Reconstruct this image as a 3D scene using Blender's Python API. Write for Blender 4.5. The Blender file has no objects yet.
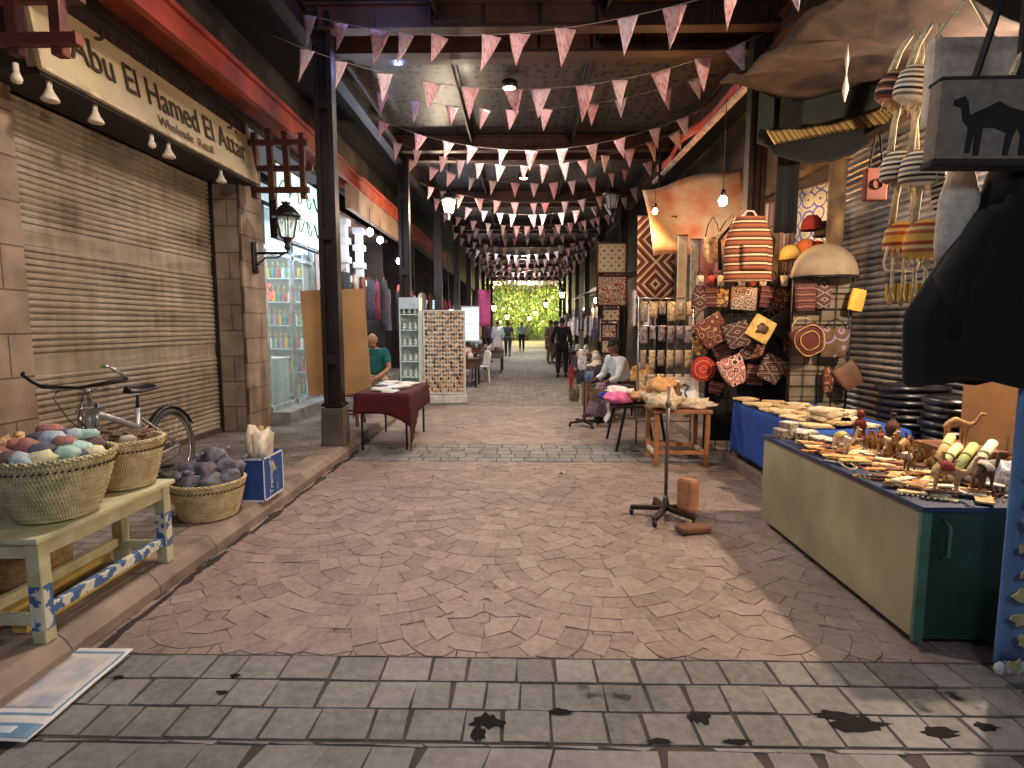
import bpy, bmesh, math, random
from mathutils import Vector, Matrix, Euler, noise
PI=math.pi; R=math.radians
C=bpy.context.scene.collection
SC=bpy.context.scene
rnd=random.Random(7)
U=rnd.uniform
# ---------------------------------------------------------------- camera
F=560.0; TH=math.atan(58/F); PH=math.atan(11/F/math.cos(TH))
cam_d=bpy.data.cameras.new('camera'); cam=bpy.data.objects.new('camera',cam_d); C.objects.link(cam)
cam.location=(0,0,1.5); cam.rotation_euler=(PI/2-TH,0,PH)
cam_d.sensor_fit='HORIZONTAL'; cam_d.sensor_width=36; cam_d.lens=F*36/1024; cam_d.clip_start=.05; cam_d.clip_end=300
SC.camera=cam
CM=Euler((PI/2-TH,0,PH)).to_matrix()
def ray(px,py): return CM@Vector(((px-512)/F,(384-py)/F,-1))
def at(px,py,Y):
    d=ray(px,py); return Vector((0,0,1.5))+d*(Y/d.y)
SC.view_settings.view_transform='Standard'; SC.view_settings.look='None'
SC.view_settings.exposure=0; SC.view_settings.gamma=1; SC.view_settings.use_curve_mapping=False
# ---------------------------------------------------------------- materials
def lin(c):
    r=[]
    for v in c[:3]:
        v=v/255; r.append(v/12.92 if v<=.04045 else ((v+.055)/1.055)**2.4)
    return (*r,1)
MATS={}
def newmat(name):
    m=bpy.data.materials.new(name); m.use_nodes=True; nt=m.node_tree
    return m,nt,nt.nodes['Principled BSDF']
def nd(nt,t,**k):
    n=nt.nodes.new(t)
    for a,b in k.items(): setattr(n,a,b)
    return n
def ocoord(nt,scale=1):
    tc=nd(nt,'ShaderNodeTexCoord'); mp=nd(nt,'ShaderNodeMapping')
    mp.inputs['Scale'].default_value=(scale,)*3 if not isinstance(scale,tuple) else scale
    nt.links.new(tc.outputs['Object'],mp.inputs['Vector']); return mp.outputs['Vector']
def ramp(nt,fac,stops,interp='LINEAR'):
    r=nd(nt,'ShaderNodeValToRGB'); r.color_ramp.interpolation=interp
    el=r.color_ramp.elements
    while len(el)>1: el.remove(el[-1])
    el[0].position=stops[0][0]; el[0].color=lin(stops[0][1])
    for p,c in stops[1:]:
        e=el.new(p); e.color=lin(c)
    nt.links.new(fac,r.inputs['Fac']); return r.outputs['Color']
def mat(name,c,rough=.75,metal=0,var=.18,scale=6,bump=0,c2=None,bscale=None,spec=.5,coat=0):
    if name in MATS: return MATS[name]
    m,nt,b=newmat(name); v=ocoord(nt)
    n=nd(nt,'ShaderNodeTexNoise'); n.inputs['Scale'].default_value=scale; n.inputs['Detail'].default_value=5
    nt.links.new(v,n.inputs['Vector'])
    if c2 is None: lo=[x*(1-var) for x in c]; hi=[min(255,x*(1+var*.6)) for x in c]
    else: lo,hi=c,c2
    nt.links.new(ramp(nt,n.outputs['Fac'],[(.32,lo),(.68,hi)]),b.inputs['Base Color'])
    b.inputs['Roughness'].default_value=rough; b.inputs['Metallic'].default_value=metal
    b.inputs['Specular IOR Level'].default_value=spec; b.inputs['Coat Weight'].default_value=coat
    if bump:
        n2=nd(nt,'ShaderNodeTexNoise'); n2.inputs['Scale'].default_value=bscale or scale*6; n2.inputs['Detail'].default_value=4
        nt.links.new(v,n2.inputs['Vector'])
        bp=nd(nt,'ShaderNodeBump'); bp.inputs['Strength'].default_value=bump; bp.inputs['Distance'].default_value=.01
        nt.links.new(n2.outputs['Fac'],bp.inputs['Height']); nt.links.new(bp.outputs['Normal'],b.inputs['Normal'])
    MATS[name]=m; return m
def emit(name,c,s):
    if name in MATS: return MATS[name]
    m,nt,b=newmat(name); b.inputs['Base Color'].default_value=lin(c)
    b.inputs['Emission Color'].default_value=lin(c); b.inputs['Emission Strength'].default_value=s
    MATS[name]=m; return m
def glass(name,c=(235,240,240),alpha=.25,rough=.05):
    if name in MATS: return MATS[name]
    m,nt,b=newmat(name); b.inputs['Base Color'].default_value=lin(c); b.inputs['Alpha'].default_value=alpha
    b.inputs['Roughness'].default_value=rough; MATS[name]=m; return m
def axisval(nt,axis,scale=1.0,off=0.0):
    tc=nd(nt,'ShaderNodeTexCoord'); s=nd(nt,'ShaderNodeSeparateXYZ'); nt.links.new(tc.outputs['Object'],s.inputs[0])
    return mth(nt,'MULTIPLY_ADD',s.outputs[axis],scale,off)
def mth(nt,op,a,b=None,c=None):
    n=nd(nt,'ShaderNodeMath',operation=op)
    for i,x in enumerate((a,b,c)):
        if x is None: continue
        if isinstance(x,(int,float)): n.inputs[i].default_value=x
        else: nt.links.new(x,n.inputs[i])
    return n.outputs[0]
def stripes(name,cols,period,axis='Z',wob=.0,rough=.85,bump=.3):
    if name in MATS: return MATS[name]
    m,nt,b=newmat(name)
    v=axisval(nt,axis,1/period,50)
    if wob:
        n=nd(nt,'ShaderNodeTexNoise'); n.inputs['Scale'].default_value=9
        nt.links.new(ocoord(nt),n.inputs['Vector']); v=mth(nt,'ADD',v,mth(nt,'MULTIPLY',n.outputs['Fac'],wob))
    f=mth(nt,'FRACT',v); k=len(cols)
    nt.links.new(ramp(nt,f,[(i/k,c) for i,c in enumerate(cols)],'CONSTANT'),b.inputs['Base Color'])
    b.inputs['Roughness'].default_value=rough
    n2=nd(nt,'ShaderNodeTexNoise'); n2.inputs['Scale'].default_value=120; nt.links.new(ocoord(nt),n2.inputs['Vector'])
    bp=nd(nt,'ShaderNodeBump'); bp.inputs['Strength'].default_value=bump; bp.inputs['Distance'].default_value=.005
    nt.links.new(n2.outputs['Fac'],bp.inputs['Height']); nt.links.new(bp.outputs['Normal'],b.inputs['Normal'])
    MATS[name]=m; return m
def motif(name,cols,scale=8,rough=.85,rings=3.0,rnds=.6):
    if name in MATS: return MATS[name]
    m,nt,b=newmat(name); vo=nd(nt,'ShaderNodeTexVoronoi'); vo.inputs['Scale'].default_value=scale; vo.inputs['Randomness'].default_value=rnds
    nt.links.new(ocoord(nt),vo.inputs['Vector'])
    f=mth(nt,'FRACT',mth(nt,'MULTIPLY',vo.outputs['Distance'],rings)); k=len(cols)
    nt.links.new(ramp(nt,f,[(i/k,c) for i,c in enumerate(cols)],'CONSTANT'),b.inputs['Base Color'])
    b.inputs['Roughness'].default_value=rough; MATS[name]=m; return m
def diamonds(name,cols,w,h,n):
    if name in MATS: return MATS[name]
    m,nt,b=newmat(name); x=mth(nt,'ABSOLUTE',axisval(nt,'X',1/w,0))
    z=mth(nt,'ABSOLUTE',mth(nt,'SUBTRACT',mth(nt,'FRACT',axisval(nt,'Z',1/h,10)),.5))
    f=mth(nt,'FRACT',mth(nt,'MULTIPLY',mth(nt,'ADD',x,mth(nt,'MULTIPLY',z,2)),n)); k=len(cols)
    nt.links.new(ramp(nt,f,[(i/k,c) for i,c in enumerate(cols)],'CONSTANT'),b.inputs['Base Color'])
    b.inputs['Roughness'].default_value=.95; MATS[name]=m; return m
def bricks(name,c1,c2,mortar,w,h,mort=.012,axes='YZ',rough=.85,bump=.5,off=.5):
    if name in MATS: return MATS[name]
    m,nt,b=newmat(name); tc=nd(nt,'ShaderNodeTexCoord'); s=nd(nt,'ShaderNodeSeparateXYZ'); cb=nd(nt,'ShaderNodeCombineXYZ')
    nt.links.new(tc.outputs['Object'],s.inputs[0]); nt.links.new(s.outputs[axes[0]],cb.inputs[0]); nt.links.new(s.outputs[axes[1]],cb.inputs[1])
    br=nd(nt,'ShaderNodeTexBrick'); br.offset=off
    for k,v in (('Scale',1),('Mortar Size',mort),('Brick Width',w),('Row Height',h),('Mortar Smooth',.3)): br.inputs[k].default_value=v
    br.inputs['Color1'].default_value=lin(c1); br.inputs['Color2'].default_value=lin(c2); br.inputs['Mortar'].default_value=lin(mortar)
    nt.links.new(cb.outputs[0],br.inputs['Vector'])
    n=nd(nt,'ShaderNodeTexNoise'); n.inputs['Scale'].default_value=3.5; n.inputs['Detail'].default_value=8; nt.links.new(tc.outputs['Object'],n.inputs['Vector'])
    mx=nd(nt,'ShaderNodeMix',data_type='RGBA',blend_type='MULTIPLY'); mx.inputs['Factor'].default_value=.8
    nt.links.new(br.outputs['Color'],mx.inputs[6]); nt.links.new(ramp(nt,n.outputs['Fac'],[(.25,(150,145,140)),(.7,(255,255,255))]),mx.inputs[7])
    nt.links.new(mx.outputs[2],b.inputs['Base Color']); b.inputs['Roughness'].default_value=rough
    bp=nd(nt,'ShaderNodeBump'); bp.inputs['Strength'].default_value=bump; bp.inputs['Distance'].default_value=.02
    nt.links.new(mth(nt,'SUBTRACT',mth(nt,'MULTIPLY',n.outputs['Fac'],.5),br.outputs['Fac']),bp.inputs['Height']); nt.links.new(bp.outputs['Normal'],b.inputs['Normal'])
    MATS[name]=m; return m
# ---------------------------------------------------------------- mesh builder
class MB:
    def __init__(s): s.v=[]; s.f=[]; s.m=[]; s.sm=[]; s.T=Matrix()
    def add(s,vs,fs,m=0,sm=False):
        n=len(s.v); s.v+=[s.T@Vector(v) for v in vs]; s.f+=[tuple(i+n for i in f) for f in fs]; s.m+=[m]*len(fs); s.sm+=[sm]*len(fs); return s
    def box(s,c,d,rot=None,m=0,taper=1):
        x,y,z=[k/2 for k in d]; q=[]
        for k in (-1,1):
            t=taper if k>0 else 1
            q+=[(-x*t,-y*t,k*z),(x*t,-y*t,k*z),(x*t,y*t,k*z),(-x*t,y*t,k*z)]
        M=Matrix.Translation(Vector(c))@(Euler(rot).to_matrix().to_4x4() if rot else Matrix())
        return s.add([M@Vector(v) for v in q],[(3,2,1,0),(4,5,6,7),(0,1,5,4),(1,2,6,5),(2,3,7,6),(3,0,4,7)],m)
    def bar(s,p0,p1,w,h=None,m=0):
        p0=Vector(p0);p1=Vector(p1);d=p1-p0;h=h or w
        q=d.to_track_quat('Z','Y' if abs(d.normalized().y)<.9 else 'X').to_matrix().to_4x4()
        M=Matrix.Translation((p0+p1)/2)@q
        x,y,z=w/2,h/2,d.length/2
        vs=[M@Vector(v) for v in [(-x,-y,-z),(x,-y,-z),(x,y,-z),(-x,y,-z),(-x,-y,z),(x,-y,z),(x,y,z),(-x,y,z)]]
        return s.add(vs,[(3,2,1,0),(4,5,6,7),(0,1,5,4),(1,2,6,5),(2,3,7,6),(3,0,4,7)],m)
    def tube(s,pts,r,n=8,m=0,cap=True,closed=False,rs=None):
        pts=[Vector(p) for p in pts]; L=len(pts); vs=[]; prev=None
        for i,p in enumerate(pts):
            a=pts[(i-1)%L] if (i or closed) else p; b=pts[(i+1)%L] if (i<L-1 or closed) else p
            t=(b-a).normalized() if (b-a).length else Vector((0,0,1))
            if prev is None: u=t.orthogonal().normalized()
            else:
                u=prev-t*prev.dot(t); u=u.normalized() if u.length>1e-5 else t.orthogonal().normalized()
            prev=u; w=t.cross(u); rr=rs[i] if rs else r
            vs+=[p+(u*math.cos(2*PI*k/n)+w*math.sin(2*PI*k/n))*rr for k in range(n)]
        fs=[]
        for i in range(L if closed else L-1):
            j=(i+1)%L
            fs+=[(i*n+k,i*n+(k+1)%n,j*n+(k+1)%n,j*n+k) for k in range(n)]
        if cap and not closed: fs+=[tuple(range(n))[::-1],tuple(range((L-1)*n,L*n))]
        return s.add(vs,fs,m,True)
    def lathe(s,prof,c=(0,0,0),n=24,m=0,sx=1,sy=1,cap=True):
        vs=[]; L=len(prof)
        for r,z in prof: vs+=[(c[0]+math.cos(2*PI*k/n)*r*sx,c[1]+math.sin(2*PI*k/n)*r*sy,c[2]+z) for k in range(n)]
        fs=[(i*n+k,i*n+(k+1)%n,(i+1)*n+(k+1)%n,(i+1)*n+k) for i in range(L-1) for k in range(n)]
        if cap: fs+=[tuple(range(n))[::-1],tuple(range((L-1)*n,L*n))]
        return s.add(vs,fs,m,True)
    def ball(s,c,r,n=12,m=0,jit=0,rot=None,seed=0):
        if isinstance(r,(int,float)): r=(r,r,r)
        vs=[(0,0,-1)]; h=n//2
        for i in range(1,h):
            a=PI*i/h-PI/2
            vs+=[(math.cos(a)*math.cos(2*PI*k/n),math.cos(a)*math.sin(2*PI*k/n),math.sin(a)) for k in range(n)]
        vs.append((0,0,1)); E=Euler(rot).to_matrix() if rot else Matrix.Identity(3); q=[]
        for v in vs:
            v=Vector(v); k=1+jit*noise.noise(v*1.6+Vector((seed*3.7,seed,0)))
            q.append(Vector(c)+E@Vector((v.x*r[0]*k,v.y*r[1]*k,v.z*r[2]*k)))
        L=len(q)-1; fs=[(0,1+(k+1)%n,1+k) for k in range(n)]
        for i in range(h-2): fs+=[(1+i*n+k,1+i*n+(k+1)%n,1+(i+1)*n+(k+1)%n,1+(i+1)*n+k) for k in range(n)]
        b=1+(h-2)*n; fs+=[(b+k,b+(k+1)%n,L) for k in range(n)]
        return s.add(q,fs,m,True)
    def prism(s,out,M,d,m=0):   # outline in local xy, extruded along z by d
        n=len(out); vs=[M@Vector((x,y,0)) for x,y in out]+[M@Vector((x,y,d)) for x,y in out]
        return s.add(vs,[tuple(range(n))[::-1],tuple(range(n,2*n))]+[(i,(i+1)%n,n+(i+1)%n,n+i) for i in range(n)],m)
    def grid(s,fn,nu,nv,m=0):
        vs=[fn(i/nu,j/nv) for j in range(nv+1) for i in range(nu+1)]; w=nu+1
        return s.add(vs,[(j*w+i,j*w+i+1,(j+1)*w+i+1,(j+1)*w+i) for j in range(nv) for i in range(nu)],m,True)
    def build(s,name,mats,parent=None,org=None,bev=0,solid=0,sub=0,loc=None):
        me=bpy.data.meshes.new(name); o=Vector(org) if org is not None else Vector((0,0,0))
        me.from_pydata([v-o for v in s.v],[],s.f)
        for m in (mats if isinstance(mats,(list,tuple)) else [mats]): me.materials.append(m)
        me.polygons.foreach_set('material_index',s.m); me.polygons.foreach_set('use_smooth',s.sm); me.update()
        ob=bpy.data.objects.new(name,me); C.objects.link(ob)
        if org is not None: ob.location=o
        if loc is not None: ob.location=loc
        if parent: ob.parent=parent
        if solid:
            md=ob.modifiers.new('solid','SOLIDIFY'); md.thickness=solid; md.offset=0
        if sub:
            md=ob.modifiers.new('sub','SUBSURF'); md.levels=sub; md.render_levels=sub
        if bev:
            md=ob.modifiers.new('bevel','BEVEL'); md.width=bev; md.segments=2; md.limit_method='ANGLE'; md.angle_limit=R(40)
        return ob
def thing(name,label,cat,loc=(0,0,0),rz=0,group=None,rot=None):
    o=bpy.data.objects.new(name,None); C.objects.link(o); o.empty_display_size=.1
    o.location=loc; o.rotation_euler=rot or (0,0,rz); o['label']=label; o['category']=cat
    if group: o['group']=group
    return o
def tag(o,label=None,cat=None,group=None,kind=None):
    if label: o['label']=label
    if cat: o['category']=cat
    if group: o['group']=group
    if kind: o['kind']=kind
    return o
def struct(name,mb,m,**k):
    o=mb.build(name,m,**k); o['kind']='structure'; return o
def copy_tree(o,parent=None):
    c=o.copy(); C.objects.link(c)
    if parent: c.parent=parent
    for ch in list(o.children): copy_tree(ch,c)
    return c
def dup(o,loc,rot=None,label=None,group=None,scale=None):
    c=copy_tree(o); c.location=loc
    if rot is not None: c.rotation_euler=rot if isinstance(rot,(tuple,list)) else (0,0,rot)
    if label: c['label']=label
    if group: c['group']=group
    if scale: c.scale=(scale,)*3 if isinstance(scale,(int,float)) else scale
    return c
def remat(o,m):
    o.data=o.data.copy(); o.data.materials.clear()
    for k in (m if isinstance(m,(list,tuple)) else [m]): o.data.materials.append(k)
def skinmesh(verts,edges,root,sub=2,bl=False):
    """verts: name->(co,r). returns (verts,faces) of the grown surface"""
    me=bpy.data.meshes.new('tmp'); bm=bmesh.new(); lay=bm.verts.layers.skin.verify(); ids={}
    for k,(co,r) in verts.items():
        v=bm.verts.new(co); v[lay].radius=(r,r) if not isinstance(r,tuple) else r; v[lay].use_root=(k==root); ids[k]=v
    for a,b in edges: bm.edges.new((ids[a],ids[b]))
    bm.to_mesh(me); bm.free(); ob=bpy.data.objects.new('tmp',me); C.objects.link(ob)
    md=ob.modifiers.new('s','SKIN'); md.use_smooth_shade=True; ms=ob.modifiers.new('u','SUBSURF'); ms.levels=sub; ms.render_levels=sub
    dg=bpy.context.evaluated_depsgraph_get(); dg.update(); ev=bpy.data.meshes.new_from_object(ob.evaluated_get(dg))
    vs=[v.co.copy() for v in ev.vertices]; fs=[tuple(p.vertices) for p in ev.polygons]
    bpy.data.objects.remove(ob); bpy.data.meshes.remove(ev); bpy.data.meshes.remove(me)
    return vs,fs
def text(name,s,size,m,parent,loc,rot,ext=.003,align='LEFT',sx=1):
    cu=bpy.data.curves.new(name,'FONT'); cu.body=s; cu.size=size; cu.extrude=ext; cu.align_x=align
    ob=bpy.data.objects.new('tmp',cu); C.objects.link(ob)
    dg=bpy.context.evaluated_depsgraph_get(); dg.update(); me=bpy.data.meshes.new_from_object(ob.evaluated_get(dg))
    bpy.data.objects.remove(ob); me.materials.clear(); me.materials.append(m)
    o=bpy.data.objects.new(name,me); C.objects.link(o); o.parent=parent; o.location=loc; o.rotation_euler=rot; o.scale=(sx,1,1)
    return o
def twidth(s,size):
    cu=bpy.data.curves.new('w','FONT'); cu.body=s; cu.size=size; ob=bpy.data.objects.new('tmp',cu); C.objects.link(ob)
    dg=bpy.context.evaluated_depsgraph_get(); dg.update(); w=ob.evaluated_get(dg).dimensions.x; bpy.data.objects.remove(ob); bpy.data.curves.remove(cu); return w
def words(name,s,size,m,parent,loc,M,ext,sx=1):
    # one part per word, laid along the baseline
    pre=''
    for k,wd in enumerate(s.split(' ')):
        if wd:
            x=(twidth(pre+'i',size)-twidth('i',size))*sx if pre else 0
            text(name,wd,size,m,parent,Vector(loc)+M.to_3x3()@Vector((x,0,0)),M.to_euler(),ext,sx=sx)
        pre+=wd+' '
def light(kind,loc,power,c,size=.1,rot=None,name='lamp_light',spot=None,parent=None):
    l=bpy.data.lights.new(name,kind); l.energy=power; l.color=[x**1 for x in lin(c)[:3]]
    if kind=='AREA': l.size=size
    else: l.shadow_soft_size=size
    if spot: l.spot_size=spot; l.spot_blend=.5
    o=bpy.data.objects.new(name,l); C.objects.link(o); o.location=loc
    if rot: o.rotation_euler=rot
    if parent: o.parent=parent
    return o
# common materials
M_darksteel=mat('dark_steel',(42,34,32),.45,.3,.25)
M_black=mat('black_cloth',(3,3,4),.9,0,.2)
M_blackp=mat('black_plastic',(22,22,24),.4,0,.2)
M_chrome=mat('chrome',(190,190,188),.25,.9,.1)
M_silver=mat('silver_paint',(185,185,188),.35,.5,.1)
M_rubber=mat('rubber',(40,38,38),.8,0,.2,c2=(95,88,80))
M_redwood=mat('red_wood',(120,52,36),.55,0,.3,3,.2)
M_wood=mat('wood_brown',(120,78,48),.6,0,.3,8,.2)
M_orange=mat('orange_wood',(160,106,62),.5,0,.2,6)
M_cream=mat('cream',(226,214,188),.7,0,.1)
M_white=mat('white_paint',(232,230,226),.6,0,.06)
M_rope=mat('rope',(200,184,148),.9,0,.2,30,.5)
M_gold=mat('gold_straw',(190,160,96),.8,0,.3,14,.4)
# ================================================================ ground
def road():
    mb=MB(); tones=[]
    XL,XR=-2.03,2.22
    def stone(pts,tone,m):
        n=len(pts); z=U(-.001,.002); cx=sum(p[0] for p in pts)/n; cy=sum(p[1] for p in pts)/n
        top=[]
        for x,y in pts:
            dx,dy=x-cx,y-cy; L=math.hypot(dx,dy) or 1; k=max(.3,(L-.004)/L)
            top.append((cx+dx*k,cy+dy*k,z+U(-.001,.001)))
        bot=[(x,y,-.012) for x,y in pts]
        k=len(mb.f); mb.add(top+bot,[tuple(range(n))]+[((i+1)%n,i,n+i,n+(i+1)%n) for i in range(n)],m)
        tones.extend([tone]*(len(mb.f)-k))
    def clip(pts,y0,y1,x0=XL,x1=XR): return [(min(max(x,x0),x1),min(max(y,y0),y1)) for x,y in pts]
    def area(p): return abs(sum(p[i][0]*p[(i+1)%len(p)][1]-p[(i+1)%len(p)][0]*p[i][1] for i in range(len(p))))/2
    def fans(y0,y1,R0,dr):
        cs=[]
        j=0
        while y0-.2+j*R0*.9<y1+R0:
            for i in range(-4,5): cs.append(((i+(j%2)*.5)*1.62*R0-.2,y0+.35+j*R0*.9,j))
            j+=1
        cs.sort(key=lambda c:-c[1])
        def owner(x,y):
            best=None
            for c in cs:
                d=math.hypot(x-c[0],y-c[1])
                if d<R0*1.02:
                    key=(1,c[2],-d)
                else: key=(0,0,-d)
                if best is None or key>best[0]: best=(key,c)
            return best[1]
        for cx,cy,j in cs:
            r=dr*.6
            while r<R0*1.5:
                n=max(4,int(2*PI*r/(dr*1.25))); ph=U(0,1)
                for k in range(n):
                    a0=2*PI*(k+ph)/n+U(-.1,.1)/n; a1=2*PI*(k+1+ph)/n+U(-.1,.1)/n
                    am=(a0+a1)/2; x=cx+math.cos(am)*(r+dr/2); y=cy+math.sin(am)*(r+dr/2)
                    if not(XL<x<XR and y0<y<y1) or owner(x,y)!=(cx,cy,j): continue
                    p=[(cx+math.cos(a)*q,cy+math.sin(a)*q) for a,q in ((a0,r),(a1,r),(a1,r+dr),(am,r+dr*1.0),(a0,r+dr))]
                    p=[(a+U(-.004,.004),b+U(-.004,.004)) for a,b in p]
                    p=clip(p,y0+.005,y1-.005)
                    if area(p)>.002: stone(p,U(0,1),0)
                r+=dr
    def rows(y0,y1,n,w,m=1):
        h=(y1-y0)/n
        for i in range(n):
            x=XL-U(0,w)
            while x<XR:
                ww=w*U(.78,1.35); a=y0+i*h+U(-.004,.004); s=U(-.01,.01)
                p=clip([(x+.004,a+.004),(x+ww-.004,a+.004),(x+ww-.004+s,a+h-.004),(x+.004+s*.5,a+h-.004)],y0,y1)
                if area(p)>.001: stone(p,U(0,1),m)
                x+=ww
    rows(1.88,2.4,3,.165); fans(2.4,6.12,.86,.118); rows(6.12,6.98,5,.17)
    fans(6.98,10.5,.9,.15)
    # crazy paving in front of the first band
    def crazy(y0,y1,w,m):
        y=y0
        while y<y1:
            h=U(.12,.18); x=XL-U(0,.2)
            while x<XR:
                ww=U(.8,1.3)*w; s=U(-.05,.05)
                p=clip([(x,y+U(-.01,.01)),(x+ww-.006,y+U(-.01,.01)),(x+ww+s-.006,y+h-.006),(x+s,y+h-.006)],y0,y1)
                if area(p)>.001: stone(p,U(0,1),m)
                x+=ww
            y+=h
    crazy(.4,1.87,.19,2)
    # bedding stones showing in the gaps between fans
    for (ya,yb) in ((2.41,6.11),(6.99,10.49)):
        y=ya
        while y<yb:
            h=.1; x=XL+.01-U(0,.1)
            while x<XR:
                w=U(.09,.14); p=clip([(x,y),(x+w-.006,y),(x+w-.006,y+h-.006),(x,y+h-.006)],ya,yb)
                if area(p)>.001:
                    k=len(mb.f); mb.add([(a,b_,-.0035) for a,b_ in p],[(0,1,2,3)],0); tones.extend([U(0,.6)]*(len(mb.f)-k))
                x+=w
            y+=h
    me_tones=tones
    def smat(name,c1,c2,pud=0,wet=.62):
        m,nt,b=newmat(name); a=nd(nt,'ShaderNodeAttribute'); a.attribute_name='tone'
        v=ocoord(nt); n=nd(nt,'ShaderNodeTexNoise'); n.inputs['Scale'].default_value=5; n.inputs['Detail'].default_value=9; nt.links.new(v,n.inputs['Vector'])
        n3=nd(nt,'ShaderNodeTexNoise'); n3.inputs['Scale'].default_value=.9; n3.inputs['Detail'].default_value=3; nt.links.new(v,n3.inputs['Vector'])
        nf=nd(nt,'ShaderNodeTexNoise'); nf.inputs['Scale'].default_value=26; nf.inputs['Detail'].default_value=8; nt.links.new(v,nf.inputs['Vector'])
        f=mth(nt,'ADD',mth(nt,'ADD',mth(nt,'MULTIPLY',a.outputs['Fac'],.26),mth(nt,'MULTIPLY',mth(nt,'SUBTRACT',nf.outputs['Fac'],.5),.7)),mth(nt,'ADD',mth(nt,'MULTIPLY',n.outputs['Fac'],.55),mth(nt,'MULTIPLY',n3.outputs['Fac'],.35)))
        col=ramp(nt,f,[(.28,c1),(.88,c2)])
        if pud:   # scattered dark wet stains
            n4=nd(nt,'ShaderNodeTexNoise'); n4.inputs['Scale'].default_value=2.6; n4.inputs['Detail'].default_value=6; nt.links.new(v,n4.inputs['Vector'])
            st=ramp(nt,n4.outputs['Fac'],[(pud,(255,255,255)),(pud+.03,(70,66,64))])
            mx=nd(nt,'ShaderNodeMix',data_type='RGBA',blend_type='MULTIPLY'); mx.inputs['Factor'].default_value=1
            nt.links.new(col,mx.inputs[6]); nt.links.new(st,mx.inputs[7]); col=mx.outputs[2]
        nt.links.new(col,b.inputs['Base Color']); b.inputs['Roughness'].default_value=wet
        n2=nd(nt,'ShaderNodeTexNoise'); n2.inputs['Scale'].default_value=45; n2.inputs['Detail'].default_value=6; nt.links.new(v,n2.inputs['Vector'])
        bp=nd(nt,'ShaderNodeBump'); bp.inputs['Strength'].default_value=.6; bp.inputs['Distance'].default_value=.007
        nt.links.new(n2.outputs['Fac'],bp.inputs['Height']); nt.links.new(bp.outputs['Normal'],b.inputs['Normal'])
        return m
    ms=[smat('fan_cobble',(116,100,92),(164,146,136)),smat('band_cobble',(92,90,88),(148,144,140),.64),smat('front_flag',(106,101,99),(150,145,142))]
    o=struct('floor',mb,ms)
    at_=o.data.attributes.new('tone','FLOAT','FACE'); at_.data.foreach_set('value',me_tones)
    b=MB(); b.box((0,5,-.055),(4.5,11,.1)); struct('floor',b,mat('joint_mortar',(74,64,58),.9,0,.25))
    b=MB(); b.box((0,30.25,-.05),(4.5,39.5,.1)); struct('floor',b,bricks('far_cobble',(158,146,136),(136,126,118),(84,76,70),.3,.18,.008,'XY'))
    b=MB(); b.box((0,62,-.06),(40,24,.1)); struct('floor',b,mat('far_plaza',(150,146,136),.7))
    b=MB(); b.box((0,-2,-.06),(9,4.8,.1)); struct('floor',b,mat('near_ground',(110,104,100),.7))
road()
M_kerb=mat('kerb_stone',(138,122,110),.8,0,.2,4,.4,bscale=20)
for s,X in ((-1,-2.03),(1,2.22)):
    y=-3.0
    mb=MB()
    while y<44:
        L=.6*U(.92,1.06)
        z=.12
        pr=[(0,0),(0,.02) if s<0 else (0,.11),(-s*-.05,.105),(s*.3,.12),(s*.3,0)]
        pr=[(0,0),(0.0,.055),(s*.035,.1),(s*.06,.12),(s*.26,.12),(s*.26,0)] if s<0 else [(0,0),(0,.105),(s*.015,.12),(s*.26,.12),(s*.26,0)]
        M=Matrix(((1,0,0,X),(0,0,1,y+.003),(0,1,0,0),(0,0,0,1)))
        mb.prism(pr if s>0 else pr[::-1],M,L-.006)
        y+=L
    struct('trim_%d'%(1 if s<0 else 2),mb,M_kerb)
M_side=bricks('side_paver',(152,142,134),(130,122,114),(82,76,70),.2,.1,.006,'XY',bump=.4)
mb=MB(); mb.box((-4.1,21,.06),(3.62,52,.12)); struct('floor',mb,M_side)
mb=MB(); mb.box((4.3,21,.06),(3.64,52,.12)); struct('floor',mb,M_side)
# dark dirt puddled in the left gutter
mb=MB()
for k in range(26):
    y=1.2+k*.21; c=(-1.995+U(-.01,.03),y+U(-.08,.08)); n=12
    a=[(c[0]+math.cos(2*PI*i/n)*U(.008,.035)*(1.6 if k%5==0 else 1),c[1]+math.sin(2*PI*i/n)*U(.09,.2)) for i in range(n)]
    mb.prism(a,Matrix.Translation((0,0,.0021+k*.00006)),.0006)
tag(mb.build('gutter_dirt',mat('dark_dirt',(48,38,33),.85)),kind='structure')
stv=[(487,722,.07,.05),(478,735,.03,.05),(858,724,.13,.07),(830,716,.07,.03),(700,718,.05,.04),(985,727,.06,.03),(940,733,.08,.03),(118,678,.03,.02),(235,676,.03,.015),(222,693,.03,.015),(560,712,.05,.02),(660,742,.06,.015),(735,742,.07,.015)]
mb=MB()
for k,(px,py,a,b_) in enumerate(stv):
    d=ray(px,py); p=Vector((0,0,1.5))+d*(-1.5/d.z); n=18
    mb.prism([(p.x+a*U(.45,1.1)*math.cos(2*PI*i/n),p.y+b_*U(.45,1.1)*math.sin(2*PI*i/n)) for i in range(n)],Matrix.Translation((0,0,.0034+k*.00005)),.0005)
tag(mb.build('ground_stain',mat('wet_stain',(26,23,22),.85,spec=.2)),kind='structure')
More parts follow.
